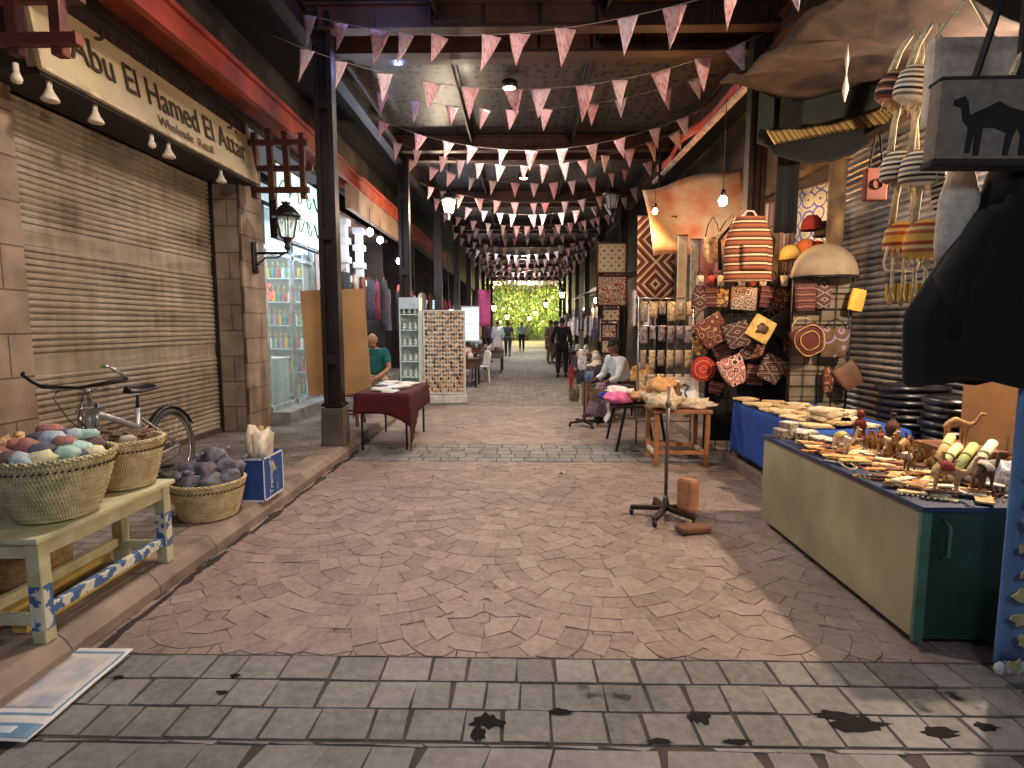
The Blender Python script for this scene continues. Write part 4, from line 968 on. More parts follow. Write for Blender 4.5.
for k in range(6):
    b=MB(); w=.2; h=.28; c=U(-.03,.03); tw=U(-.05,.05)
    def f(u,v,w=w,h=h,c=c,tw=tw):
        ww=w*(1-v)*.5; x=(2*u-1)*ww
        return (x+tw*v*v*.5, c*math.sin(PI*v)+tw*x*3*v+.006*math.sin(9*u+k), -h*v-.004)
    b.grid(f,4,6); o=b.build('pennant',M_pn[k%2],solid=.0015); pm.append(o)
ords=['nearest','second','third','fourth','fifth','sixth','seventh','eighth','ninth','tenth']
def bunting(i,A,B,sag,sp,u0=.02,u1=.98,lean=0):
    A=Vector(A);B=Vector(B); L=(B-A).length
    lab='%s string of pink pennants across the street counted from the camera'%ords[i] if i<10 else 'distant string of pink pennants high across the street'
    t=thing('bunting',lab,'bunting',A,0,None if i<10 else 'distant bunting strings')
    P=lambda s:(B-A)*s-Vector((0,0,sag*4*s*(1-s)))
    b=MB(); b.tube([P(q/24) for q in range(25)],.003 if i<10 else .004,4); b.build('cord',mat('bunting_cord',(150,130,124),.9),t)
    n=int(L*(u1-u0)/sp)
    for q in range(n):
        s=u0+(u1-u0)*(q+.5+U(-.18,.18))/n
        o=pm[rnd.randrange(6)].copy(); C.objects.link(o); o.parent=t; o.location=P(s)
        d=P(s+.01)-P(s); o.rotation_euler=(U(-.15,.15),-math.atan2(d.z,d.x)*.75+U(-.14,.14),U(-.5,.5)); k=U(.88,1.08); o.scale=(k*U(.82,1),k,k*U(.92,1.12))
strs=[((-2.4,6.1,4.75),(2.1,3.95,3.93),.38,.38),
 ((-2.3,5.4,4.15),(2.35,5.7,4.3),.5,.36),
 ((-2.3,8.2,4.85),(2.6,7.6,4.8),.42,.44),
 ((-2.3,8.6,4.6),(2.6,8.2,4.55),.55,.4),
 ((-2.3,9.6,4.6),(2.6,9.2,4.62),.52,.33),
 ((-2.3,10.9,4.7),(2.6,10.9,4.66),.5,.36),
 ((-2.3,12.2,4.55),(2.6,12.3,4.5),.42,.35),
 ((-2.3,13.6,4.6),(2.6,13.6,4.6),.48,.35),
 ((-2.3,14.9,4.5),(2.6,14.9,4.5),.42,.35)]
for y in (16.3,17.6,19,20.4,21.8,23.4,25,26.8,28.6,30.6,32.8,35,37.5,40): strs.append(((-2.3,y,4.45+U(-.15,.2)),(2.6,y+U(-.5,.5),4.5+U(-.15,.2)),U(.3,.5),.36))
for i,(A,B,s,sp) in enumerate(strs): bunting(i,A,B,s,sp)
for o in pm: bpy.data.objects.remove(o)
# ================================================================ street lamps
lantern('lit street lantern hanging on the upper left among the pennants',at(449,216,12),0,True,hang=4.93-at(449,216,12).z,s=1.0)
lantern('unlit black lantern hanging on the upper right among the pennants',at(612,212,11.5),0,False,hang=4.93-at(612,212,11.5).z,s=1.0)
for i,(px,py,Y) in enumerate(((562,299,24),(546,308,29),(535,316,34),(529,321,38))):
    lantern('lit lantern in the receding row on the right of the street, %s'%['nearest','second','third','farthest'][i],at(px,py,Y),0,True,hang=(4.93-at(px,py,Y).z)/.85,s=.85)
for i,(px,py,Y) in enumerate(((494,312,26),(507,320,32))):
    lantern('lit lantern in the receding row on the left of the street, %s'%['nearer','farther'][i],at(px,py,Y),0,True,hang=(4.93-at(px,py,Y).z)/.85,s=.85)
# ================================================================ right side: green table
M_ply=mat('table_ply',(156,148,118),.6,0,.14,2.2,.1); M_green=mat('dark_green_paint',(28,62,48),.5,0,.25,3,.2); M_greenedge=mat('edge_green',(74,112,92),.6,0,.2)
t=thing('market_table','long market counter with pale plywood front and dark green end','table',(1.82,2.52,0))
b=MB(); b.box((.006,.83,.36),(.018,1.68,.62)); b.build('front_panel',M_ply,t,bev=.003)
b=MB(); b.box((.45,.0,.36),(.9,.02,.62)); b.build('end_panel',M_green,t)
b=MB(); b.box((.45,1.66,.36),(.9,.02,.62)); b.build('end_panel',M_green,t)
b=MB(); b.box((.89,.83,.36),(.02,1.66,.62)); b.build('rear_panel',M_green,t)
b=MB(); b.box((0.012,-.012,.36),(.045,.02,.64)); b.build('corner_strip',M_greenedge,t)
b=MB(); b.box((.45,.83,.675),(.93,1.72,.025)); b.build('countertop',mat('counter_blue_edge',(40,52,84),.6,0,.2),t,bev=.003)
b=MB(); b.tube([(.1,-.01,.44),(.1,-.05,.46),(.1,-.05,.6),(.1,-.01,.62)],.008,8); b.build('handle',M_greenedge,t)
for sx in (.06,.84):
    for sy in (.06,1.6):
        b=MB(); b.box((sx,sy,.045),(.03,.03,.03)); b.lathe([(.012,-.01),(.028,-.01),(.028,.01),(.012,.01)],n=14); 
        b.v=b.v[:8]+[Vector((sx+v.z,sy+v.y,.028+v.x)) for v in b.v[8:]]; b.build('caster',M_blackp,t)
TZ=.69
M_brass=mat('brass',(150,112,62),.35,.7,.2,20); M_cop=mat('copper_red',(120,52,36),.35,.5,.2,20)
# merchandise on the counter
L=lambda px,py,Y:at(px,py,Y)
def camelmesh(m,s,name,label,grp,loc,rz,saddle=None,neck=1.0):
    t=thing(name,label,'figurine',loc,rz,grp); t.scale=(s,)*3
    V={'b0':((.0,.28,.62),.11),'b1':((0,.08,.68),.14),'hump':((0,.02,.84),.07),'b2':((0,-.16,.64),.12),'n1':((0,-.34,.62),.065),'n2':((0,-.46,.78),.05),'n3':((0,-.5,.98*neck),.045),'h1':((0,-.54,1.06*neck),.05),'h2':((0,-.68,1.03*neck),.032),'tail':((0,.38,.5),.015)}
    E=[('b0','b1'),('b1','b2'),('b1','hump'),('b2','n1'),('n1','n2'),('n2','n3'),('n3','h1'),('h1','h2'),('b0','tail')]
    for k,y in (('f',-.17),('r',.26)):
        for q,x in (('l',.09),('t',-.09)):
            V[k+q]=((x,y,.4),.045); V[k+q+'1']=((x,y+.02,.2),.03); V[k+q+'2']=((x,y,.02),.035)
            E+=[(('b2' if k=='f' else 'b0'),k+q),(k+q,k+q+'1'),(k+q+'1',k+q+'2')]
    vs,fs=skinmesh({a:(Vector(c),r) for a,(c,r) in V.items()},E,'b1'); b=MB(); b.add(vs,fs,0,True)
    for x in (-.03,.03): b.ball((x,-.51,1.11*neck),(.01,.012,.022),6)
    b.build('body',m,t)
    if saddle:
        b=MB(); b.grid(lambda u,v:(.19*math.sin((u-.5)*3.0),-.08+.28*v,.66+.22*math.cos((u-.5)*3.0)*(.7+.3*math.sin(PI*v))),12,6); b.build('saddle_cloth',saddle,t,solid=.02)
    return t
M_cw=mat('camel_wood',(184,140,92),.5,0,.2,14); M_cd=mat('camel_dark',(96,62,38),.45,0,.25,14); M_cy=mat('camel_yellow',(226,204,110),.8,0,.1); M_cr=mat('camel_red',(140,36,30),.8); M_cwh=mat('camel_white',(222,206,184),.7)
camelmesh(M_cwh,.185,'camel_figurine','cream toy camel with yellow blanket on the far half of the counter',None,(1.98,3.45,TZ),R(20),M_cy)
camelmesh(M_cw,.2,'camel_figurine','carved wooden camel with stretched neck at the back of the counter',None,(2.52,3.25,TZ+.12),R(75),None,.9)
camelmesh(M_cw,.17,'camel_figurine','light wooden camel in the middle of the counter',None,(2.28,3.35,TZ),R(-60),None)
camelmesh(M_cw,.19,'camel_figurine','wooden camel with red saddle at the near end of the counter',None,(2.04,2.66,TZ),R(60),M_cr)
camelmesh(M_cd,.19,'camel_figurine','dark brown camel beside the blue hanging cloth at the near end of the counter',None,(2.22,2.68,TZ),R(110),M_cwh)
camelmesh(M_cwh,.14,'camel_figurine','small cream camel just behind the bead necklaces at the far half of the counter',None,(2.32,3.6,TZ),R(40),M_cr)
camelmesh(M_cd,.13,'camel_figurine','small dark camel at the back of the counter before the grey shutter',None,(2.5,3.62,TZ),R(-50),None)
camelmesh(M_cw,.12,'camel_figurine','smallest tan camel in front of the papyrus rolls on the counter',None,(2.15,2.86,TZ),R(80),None)
camelmesh(M_cd,.15,'camel_figurine','small dark camel among the statuettes in the middle of the counter',None,(2.1,3.02,TZ),R(-20),None)
b=MB(); b.box((2.53,3.25,TZ+.06),(.3,.34,.12)); tag(b.build('wooden_crate',M_wood,org=(2.53,3.25,TZ),bev=.004),'low wooden crate under the long-necked camel','crate')
# small boxes at the far left corner of the counter
def keepsake(name,label,cat,loc,d,m1,m2,rz,grp=None):
    t=thing(name,label,cat,loc,rz,grp); b=MB(); b.box((0,0,d[2]*.4),(d[0],d[1],d[2]*.8)); b.build('box_body',m1,t,bev=.002)
    b=MB(); b.box((0,0,d[2]*.9),(d[0]+.006,d[1]+.006,d[2]*.2)); b.build('lid',m2,t,bev=.002); return t
M_bone=mat('bone_white',(226,216,196),.5,0,.15,20); M_inl=motif('inlay_brown',[(96,60,40),(214,196,160),(50,40,36)],40)
keepsake('keepsake_box','white and brown inlaid box at the far street corner of the counter','box',(1.9,4.05,TZ),(.1,.1,.07),M_inl,M_bone,.2)
keepsake('keepsake_box','inlaid box second from the far end of the counter','box',(2.03,3.98,TZ),(.11,.1,.07),M_inl,M_bone,-.1)
keepsake('keepsake_box','third inlaid box near the far end, beside the cream camel','box',(2.03,3.8,TZ),(.1,.12,.06),M_inl,M_bone,.1)
keepsake('keepsake_box','inlaid box stacked on top at the far corner of the counter','box',(1.93,4.05,TZ+.07),(.09,.09,.05),M_inl,M_bone,.5)
t=thing('mug','tall white mug with brown picture standing at the far corner of the counter','mug',(1.93,3.86,TZ)); b=MB(); b.lathe([(.038,0),(.04,.01),(.035,.1),(.032,.1),(.032,.02),(0,.015)],n=18,cap=False); b.build('cup',M_bone,t)
b=MB(); b.tube([(.036,0,.08),(.06,0,.07),(.062,0,.04),(.038,0,.025)],.005,6); b.build('handle',M_bone,t); b=MB(); b.lathe([(.0405,.03),(.0385,.075)],n=18,cap=False); b.build('picture_band',M_inl,t)
# necklaces: closed loops of beads lying flat
ncol=[(206,160,96),(226,206,160),(150,60,44),(120,84,50),(236,226,200),(196,112,60)]
for i in range(48):
    if i<38: x=U(1.86,2.25); y=2.6+ (i/38)*1.15
    else: x=U(2.2,2.5); y=U(2.9,3.8)
    b=MB(); a=U(.05,.1); c=U(.03,.05); th=U(0,3); n=26
    for k in range(n):
        q=2*PI*k/n; X=a*math.cos(q)*(1+.15*math.sin(3*q+i)); Y=c*math.sin(q)*(1+.2*math.cos(2*q+i)); b.ball((X,Y,0),.0062,6)
    o=b.build('necklace',mat('bead_%d'%(i%6),ncol[i%6],.35,0,.2,40),loc=(x,y,TZ+.006+(i%4)*.004)); o.rotation_euler=(0,0,th); tag(o,'bead necklace lying flat on the market counter','necklace','bead necklaces on the counter')
for i in range(80):
    x=U(1.86,2.2); y=2.58+(i/80)*1.25+U(-.03,.03); b=MB(); b.box((0,0,.004),(U(.1,.17),U(.035,.07),.008)); c=[(232,206,150),(206,170,110),(240,226,190),(170,120,76),(120,84,70),(216,150,90)][i%6]
    o=b.build('flat_souvenir',mat('souv_%d'%(i%6),c,.5,0,.25,30),loc=(x,y,TZ+.001+(i%5)*.0082)); o.rotation_euler=(0,0,U(-1,1)); tag(o,'small flat souvenir packet spread along the street edge of the counter','packet','souvenir packets on the counter')
for i in range(18):
    x=U(1.95,2.6); y=2.7+1.2*i/18+U(-.03,.03); s_=U(.6,1)
    keepsake('keepsake_box','small box among the crowded souvenirs on the counter','box',(x,y,TZ+.004),(.09*s_,.07*s_,.06*s_),[M_inl,M_bone,M_cw,M_cd][i%4],[M_bone,M_inl,M_cd][i%3],U(0,3),'small boxes on the counter')
for i in range(12):
    x=U(1.98,2.6); y=2.75+1.1*i/12; t=thing('small_bowl','small shallow bowl among the crowded souvenirs on the counter','bowl',(x,y,TZ+.006),0,'small bowls on the counter')
    b=MB(); r_=U(.03,.05); b.lathe([(r_*.5,0),(r_*.6,.006),(r_,.03),(r_*.93,.03),(r_*.5,.012),(0,.01)],n=16,cap=False); b.build('bowl',[M_brass,M_bone,M_cop][i%3],t); b=MB(); b.tube([(r_*math.cos(a),r_*math.sin(a),.03) for a in [2*PI*q/18 for q in range(18)]],.003,5,closed=True); b.build('rim',M_gold,t)
# papyrus rolls
for i,(x,y,z,rz,tl,c) in enumerate(((2.3,3.02,.08,.6,.35,(226,214,160)),(2.36,2.98,.09,.65,.35,(186,196,120)),(2.42,2.94,.11,.6,.4,(236,226,196)),(2.34,3.1,.12,.75,.3,(222,190,130)),(2.28,2.93,.04,.7,.2,(206,190,140)))):
    t=thing('papyrus_roll',['leftmost pale papyrus roll leaning on the counter','green striped papyrus roll leaning on the counter','rightmost white papyrus roll leaning on the counter','rear tan papyrus roll leaning on the counter','lowest papyrus roll in front of the leaning rolls'][i],'papyrus roll',(x,y,TZ+z+.02),0); t.rotation_euler=(0,-tl,rz)
    b=MB(); b.tube([(-.14,0,0),(.14,0,0)],.024,14); b.build('roll',mat('roll_%d'%i,c,.7,0,.12,20),t); b=MB(); b.tube([(.0,0,0),(.02,0,0)],.0255,14); b.build('band',mat('roll_band',(120,120,60),.7),t)
# statuettes
def statuette(label,loc,m,s,rz,grp=None,k=0):
    t=thing('statuette',label,'statuette',loc,rz,grp); t.scale=(s,)*3
    b=MB(); b.lathe([(.05,0),(.05,.012),(.035,.02),(.03,.06),(.038,.09),(.03,.12),(.014,.135),(.02,.15),(.022,.165),(.012,.185),(0,.19)] if k%2 else [(.045,0),(.045,.015),(.02,.03),(.034,.07),(.045,.1),(.03,.14),(.012,.16),(.012,.19),(.022,.2),(0,.205)],n=14); b.build('figure',m,t)
    b=MB(); b.box((0,0,-.004),(.11,.11,.012)); b.build('base',M_cd,t); return t
st0=statuette('small brass and dark statuette among the crowded middle of the counter',(2.2,3.1,TZ+.01),M_brass,.8,0,'statuettes on the counter')
for i in range(46):
    x=U(2.16,2.64); y=U(2.6,3.3) if i%2 else U(3.3,3.95)
    o=dup(st0,(x,y,TZ+.008),U(0,6),None,None,U(.35,.68)); remat(o.children[0],[M_brass,M_cd,M_cop,M_cw,M_bone][i%5])
statuette('tall copper statuette with silver top standing in front of the right shutter',(2.38,3.95,TZ+.01),M_cop,1.15,0,None,1)
statuette('tall dark statuette beside the copper one at the back of the counter',(2.52,3.82,TZ+.01),M_cd,1.05,0,None,0)
# crumpled clear plastic bags
for i,(x,y) in enumerate(((2.38,2.78),(2.55,2.86),(2.5,2.66))):
    b=MB(); b.ball((0,0,.05),(.1,.09,.07),20,jit=.9,seed=i+20); tag(b.build('plastic_bag',glass('clear_film',(230,232,238),.55,.12),loc=(x,y,TZ+.005)),['crumpled clear plastic bag nearest the street on the counter','crumpled clear plastic bag at the back of the counter near the carton','crumpled clear plastic bag beside the blue cloth edge'][i],'plastic bag')
# brown carton at the back
t=thing('cardboard_carton','large brown cardboard carton standing behind the market counter','carton',(3.02,3.35,.12)); b=MB(); b.box((0,0,.55),(.5,.42,1.1)); b.build('carton_body',mat('carton',(190,140,88),.8,0,.08),t,bev=.004); b=MB(); b.box((0,-.212,.55),(.05,.002,1.1)); b.build('tape',mat('tape',(206,166,110),.3),t)
b=MB(); b.box((0,-.02,.0),(.5,.4,.01)); o=b.build('flap',mat('carton',(190,140,88)),t,loc=(0,0,1.105))
# folded black stacks in front of the shutter
fb=MB(); fb.grid(lambda u,v:(.34*math.cos(2*PI*u)*(abs(math.cos(2*PI*u))**-.35 if abs(math.cos(2*PI*u))>.1 else 1)*(1-.06*(2*v-1)**2),.2*math.sin(2*PI*u)*(abs(math.sin(2*PI*u))**-.3 if abs(math.sin(2*PI*u))>.1 else 1)*(1-.1*(2*v-1)**2),.05*v),24,4); fb.box((0,0,.045),(.5,.28,.008)); fb.box((0,0,.004),(.5,.28,.008))
for c_,(x,y,z0) in enumerate(((2.95,4.7,.5),(3.0,4.15,.52))):
    x=3.27
    for k in range(9 if c_==0 else 8):
        if c_+k==0: fo=fb.build('folded_cloth',mat('black_sheen',(30,30,34),.35,0,.3,10)); o=fo
        else: o=fo.copy(); C.objects.link(o)
        o.location=(x+U(-.02,.02),y+U(-.02,.02),z0+k*.058); o.rotation_euler=(0,0,U(-.08,.08)); o.scale=(.8,1,1); tag(o,'folded black cloth in the %s stack before the grey shutter'%(['farther','nearer'][c_]),'folded cloth','folded black cloths, %s stack'%['farther','nearer'][c_])
t=thing('low_shelf','low dark shelf carrying the stacks of folded black cloth','shelf',(3.29,4.43,.12)); b=MB(); b.box((0,0,.36),(.56,1.15,.03)); b.build('shelf_board',M_wood,t)
for sx in (-1,1):
    for sy in (-1,1): b=MB(); b.box((sx*.24,sy*.52,.17),(.05,.05,.35)); b.build('leg',M_wood,t)
# ================================================================ blue-cloth table
M_bc=mat('blue_cloth',(34,78,164),.85,0,.15,4,.2)
t=thing('stall_table','stall table under the bright blue cloth','table',(2.62,5.12,.12)); b=MB(); b.box((0,0,.56),(.74,1.6,.03)); b.build('tabletop',M_wood,t)
for sx in (-1,1):
    for sy in (-1,1): b=MB(); b.box((sx*.33,sy*.75,.275),(.045,.045,.55)); b.build('leg',M_wood,t)
cloth('tablecloth','bright blue cloth hanging over the stall table on the right kerb','tablecloth',2.25,3.0,4.3,5.93,.70,dict(l=.52,r=.1,f=.48,b=.3),M_bc)
def foldstack(label,x,y,z,w,d,h,c,rz,cat='folded cloth',grp=None):
    b=MB(); n=4
    b.grid(lambda u,v:((w/2)*(1 if abs(math.cos(2*PI*u))<.05 else math.copysign(min(1,1.25*abs(math.cos(2*PI*u))),math.cos(2*PI*u)))*(1-.08*(2*v-1)**2),(d/2)*math.copysign(min(1,1.25*abs(math.sin(2*PI*u))),math.sin(2*PI*u)),h*v),20,4); b.box((0,0,h-.003),(w*.9,d*.9,.008)); b.box((0,0,.004),(w*.9,d*.9,.008))
    o=b.build('folded_cloth',mat('fold_%d_%d_%d'%c,c,.9,0,.15,14,.3),loc=(x,y,z)); o.rotation_euler=(0,0,rz); return tag(o,label,cat,grp)
for i in range(22):
    foldstack('cream folded paper or cloth laid on the blue cloth table',2.32+ (i%3)*.18+U(-.03,.03),4.42+(i//3)*.2+U(-.02,.02),.712+(i%2)*.022,.22,.17,.02,[(226,200,150),(206,176,124),(236,220,184)][i%3],U(-.5,.5),grp='cream folded goods on the blue table')
for i,(x,y,z,w) in enumerate(((2.45,4.5,.755,.26),(2.45,4.5,.785,.22),(2.43,4.52,.81,.24),(2.7,4.75,.755,.3))):
    foldstack(['pale bundle at the base of the pile on the blue table','middle pale bundle of the pile on the blue table','topmost pale bundle of the pile on the blue table','tan bundle lying behind the pile on the blue table'][i],x,y,z,w,.2,.03,(214,196,160),.3*i)
# ================================================================ foreground rolling stand
def starstand(label,x,y,h,r=.26,n=5,m=M_darksteel):
    t=thing('pole_stand',label,'stand',(x,y,0)); b=MB(); b.tube([(0,0,.08),(0,0,h)],.014,10); b.lathe([(.03,.06),(.034,.09),(.02,.16),(.016,.18)],n=12); b.lathe([(.02,0),(.024,.02),(.018,.05)],(0,0,h-.16),12); b.build('pole',mat('pole_steel',(120,108,96),.35,.6,.2),t)
    for k in range(n):
        a=2*PI*k/n+.4; e=Vector((r*math.cos(a),r*math.sin(a),.065)); b=MB(); b.bar((0,0,.08),e,.04,.03); g=b.build('leg',m,t)
        b=MB(); b.ball((e.x,e.y,.03),(.02,.03,.03),10); b.tube([e+Vector((0,0,-.03)),e+Vector((0,0,.015))],.01,6); b.build('caster',M_blackp,g)
    return t
starstand('rusty rolling pole stand alone in the foreground on the right of the paving',1.12,4.3,1.04)
M_terra=mat('terracotta',(176,120,84),.85,0,.15,8,.3)
b=MB(); b.box((0,0,.13),(.1,.17,.26)); o=tag(b.build('wooden_block',M_terra,loc=(1.27,4.22,.075),bev=.03),'upright tan block propped on the foot of the rolling stand','block'); o.rotation_euler=(R(-6),R(5),R(25))
b=MB(); b.box((0,0,.03),(.24,.12,.05)); o=tag(b.build('wooden_block',mat('block_brown',(120,80,58),.85,0,.2,8,.3),loc=(1.24,3.98,.002),bev=.015),'flat brown block on the ground before the rolling stand','block'); o.rotation_euler=(0,0,R(15))
b=MB(); b.grid(lambda u,v:(.03*(u-.5)*2,.02*(v-.5)*2,.012*math.sin(u*4)*math.cos(v*3)+.014),4,4); tag(b.build('litter',M_white,loc=(.4,5.6,0),solid=.001),'small white scrap of litter on the paving','litter')
# ================================================================ small wooden table with cloths
t=thing('wooden_table','small orange wooden table with scarves beside the blue cloth','table',(1.7,6.15,0)); b=MB(); b.box((0,0,.59),(.62,.5,.035)); b.build('tabletop',M_orange,t,bev=.004)
for sx in (-1,1):
    for sy in (-1,1): b=MB(); b.box((sx*.27,sy*.21,.29),(.045,.045,.57)); b.build('leg',M_orange,t,bev=.003)
for sy in (-1,1): b=MB(); b.box((0,sy*.21,.15),(.5,.025,.04)); b.build('stretcher',M_orange,t)
for sx in (-1,1): b=MB(); b.box((sx*.27,0,.13),(.025,.4,.04)); b.build('stretcher',M_cream,t)
def heap(label,x,y,z,r,m,seed,cat='scarf',rz=0,jit=.6):
    b=MB(); b.ball((0,0,r[2]*.8),r,20,jit=jit,seed=seed); 
    for v in b.v: v.z=max(v.z,0)+.012*math.sin(v.x*60+v.y*35)*min(1,max(0,v.z)*20)
    o=b.build('scarf',m,loc=(x,y,z)); o.rotation_euler=(0,0,rz); return tag(o,label,cat)
M_lace=mat('lace_cream',(226,206,172),.9,0,.2,30,.4); M_tan=mat('tan_scarf',(196,152,98),.9,0,.2,12,.3)
heap('crumpled cream lace cloth at the left of the small wooden table',1.5,6.08,.61,(.19,.24,.13),M_lace,1)
heap('rolled tan striped scarf lying on top of the lace cloth',1.52,6.12,.79,(.19,.18,.085),M_tan,2)
heap('long cream and tan rolled cloth on the right of the small wooden table',1.86,6.05,.61,(.2,.1,.06),M_lace,3)
t=thing('framed_papyrus','framed white papyrus picture with a dark glyph leaning on the small table','picture',(1.8,6.2,.61)); t.rotation_euler=(R(-20),0,R(-8))
b=MB(); b.box((0,0,.17),(.3,.015,.34)); b.build('papyrus_sheet',M_cream,t); b=MB(); b.box((0,-.009,.17),(.22,.004,.26)); b.build('picture_field',M_white,t)
b=MB(); b.tube([(-.05,-.014,.22),(0,-.014,.25),(.04,-.014,.23),(.0,-.014,.16),(.02,-.014,.1)],.009,6); b.tube([(-.06,-.014,.1),(-.03,-.014,.16)],.007,6); b.build('drawn_glyph',mat('ink_blue',(46,58,72),.7),t)
t=thing('bottle','brown glass bottle standing at the centre of the small wooden table','bottle',(1.66,6.0,.61)); b=MB(); b.lathe([(.035,0),(.04,.02),(.04,.17),(.02,.22),(.016,.28),(.02,.29)],n=16); b.build('glass',mat('bottle_brown',(110,84,66),.2,0,.1),t); b=MB(); b.lathe([(.018,.285),(.018,.31),(0,.312)],n=12); b.build('cap',M_white,t)
# second clothing heap behind
t=thing('trestle_table','low dark trestle table under heaped scarves beyond the wooden table','table',(1.42,7.0,0)); b=MB(); b.box((0,0,.55),(.7,.9,.03)); b.build('tabletop',M_darksteel,t)
for sy in (-1,1):
    for sx in (-1,1): b=MB(); b.bar((sx*.3,sy*.38,0),(sx*.2,sy*.38,.54),.03); b.build('leg',M_blackp,t)
for i,(x,y,z,c,w) in enumerate(((1.15,6.75,.57,(214,110,160),'bright pink'),(1.12,7.0,.57,(50,56,140),'deep blue'),(1.2,6.95,.62,(226,222,218),'white'),(1.45,6.9,.57,(190,150,110),'tan'),(1.5,7.15,.6,(36,30,34),'black'),(1.35,7.25,.62,(40,34,36),'charcoal'),(1.7,7.1,.57,(60,40,44),'dark brown'))):
    heap('%s scarf heaped on the low trestle table'%w,x,y,z,(.17,.15,.07),mat('scarf_%d'%i,c,.9,0,.2,14,.3),i+60)
b=MB(); b.grid(lambda u,v:(1.06-.02*math.sin(8*v)-.03*v,6.72+.25*u,.6-.28*v),6,8); tag(b.build('scarf',mat('scarf_white',(216,214,212),.9),solid=.006,org=(1.06,6.8,.6)),'white scarf hanging off the corner of the trestle table','scarf')
# ================================================================ distant-right rolling rack with bags
rk=starstand('rolling rack hung with bags in the middle distance, right of centre',.92,8.35,1.2,.24,4)
b=MB(); [b.tube([(-.2*math.cos(a),-.2*math.sin(a),z),(.2*math.cos(a),.2*math.sin(a),z)],.007,6) for z,a in ((1.15,0),(1.15,1.6),(.62,.3))]; b.build('cross_arm',M_chrome,rk)
def handbag(label,loc,w,h,d,m,strap,rz=0,rx=0,ry=0,cat='bag',grp=None,sm=None,flap=None,name='handbag',round_=.25):
    t=thing(name,label,cat,loc,0,grp); t.rotation_euler=(rx,ry,rz)
    b=MB(); N=24
    def f(u,v):
        a=2*PI*u; ca,sa=math.cos(a),math.sin(a); pw=.45
        x=math.copysign(abs(ca)**pw,ca); y=math.copysign(abs(sa)**pw,sa); s=(1-round_*(1-v)**3)*(1-.06*v); yy=d/2*(.35+.65*math.sin(PI*min(1,v*.8+.12)))
        return (w/2*x*s,y*yy,-strap-h+h*v)
    b.grid(f,N,8); b.add([f(i/N,0) for i in range(N)],[tuple(range(N))[::-1]],0); b.add([f(i/N,1) for i in range(N)],[tuple(range(N))],0)
    b.build('bag_body',m,t)
    if strap>0:
        b=MB(); b.tube([(-w*.38,0,-strap-.02),(-w*.25,0,-strap*.4),(0,0,0),(w*.25,0,-strap*.4),(w*.38,0,-strap-.02)],.006,6); b.build('strap',sm or m,t)
    if flap:
        b=MB(); b.grid(lambda u,v:(w*.47*(2*u-1)*(1-.25*v*v),-d/2*(.75+.3*math.sin(PI*v))-.004,-strap-h*.62*v+.002),8,6); b.build('flap',flap,t,solid=.006)
    return t
RK=[((-.16,-.05,.66),.17,.2,.08,(120,106,80),'olive canvas bag hanging low at the left of the rolling rack'),((.16,-.04,.66),.2,.2,.1,(140,120,92),'tan patterned bag hanging low at the right of the rolling rack'),((-.2,.0,.95),.06,.34,.04,(176,30,36),'red bag hanging at the left side of the rolling rack'),((-.05,-.1,1.14),.14,.2,.07,(216,220,226),'white bag at the top of the rolling rack'),((.05,-.12,.92),.14,.16,.07,(110,140,176),'light blue bag in the middle of the rolling rack'),((-.07,-.12,.9),.1,.14,.07,(50,50,60),'dark bag in the middle of the rolling rack')]
for (x,y,z),w,h,d,c,l in RK: handbag(l,(.92+x,8.35+y,z),w,h,d,mat('rb_%d_%d'%(c[0],c[2]),c,.85,0,.25,20,.3),.08)
# clutter around the seated person
M_wicker=mat('wicker_white',(206,196,180),.9,0,.3,20,.5)
for i,(x,y,c,l) in enumerate(((1.3,10.5,(196,184,166),'pale heap of plush toys beyond the rolling rack'),(1.28,9.85,(60,46,44),'dark heap of plush goods beside the seated pale-shirted person'),(1.8,10.7,(214,206,190),'white heap of goods behind the seated pale-shirted person'),(2.1,9.9,(206,160,100),'orange tan heap of goods behind the seated person'))):
    t=thing('goods_crate',l,'crate',(x,y,0)); b=MB(); b.box((0,0,.25),(.34,.34,.5)); b.build('crate_box',M_wood,t,bev=.005); b=MB(); b.ball((0,0,.62),(.21,.2,.18),18,jit=.9,seed=i+80); b.ball((.08,.05,.74),(.1,.1,.1),12,jit=.8,seed=i+90); b.build('heaped_goods',mat('hg_%d'%i,c,.95,0,.3,20,.5),t)
t=thing('skirt_display','display','display',(1.22,8.75,.0))
t['label']='display of purple patterned skirts standing before the seated pale-shirted person'; t['category']='skirt display'
b=MB(); b.lathe([(.2,.1),(.22,.14),(.15,.34),(.09,.5),(.06,.62)],n=26,cap=False); 
for v in b.v: k=1+.14*math.sin(9*math.atan2(v.y,v.x)); v.x*=k; v.y*=k
b.build('skirt',motif('purple_skirt',[(70,52,96),(206,190,200),(110,60,90),(50,40,70)],26),t,solid=.004); b=MB(); b.tube([(0,0,0),(0,0,.66)],.02,8); b.lathe([(.14,0),(.14,.02),(.02,.04)],n=16); b.build('stand',M_blackp,t)
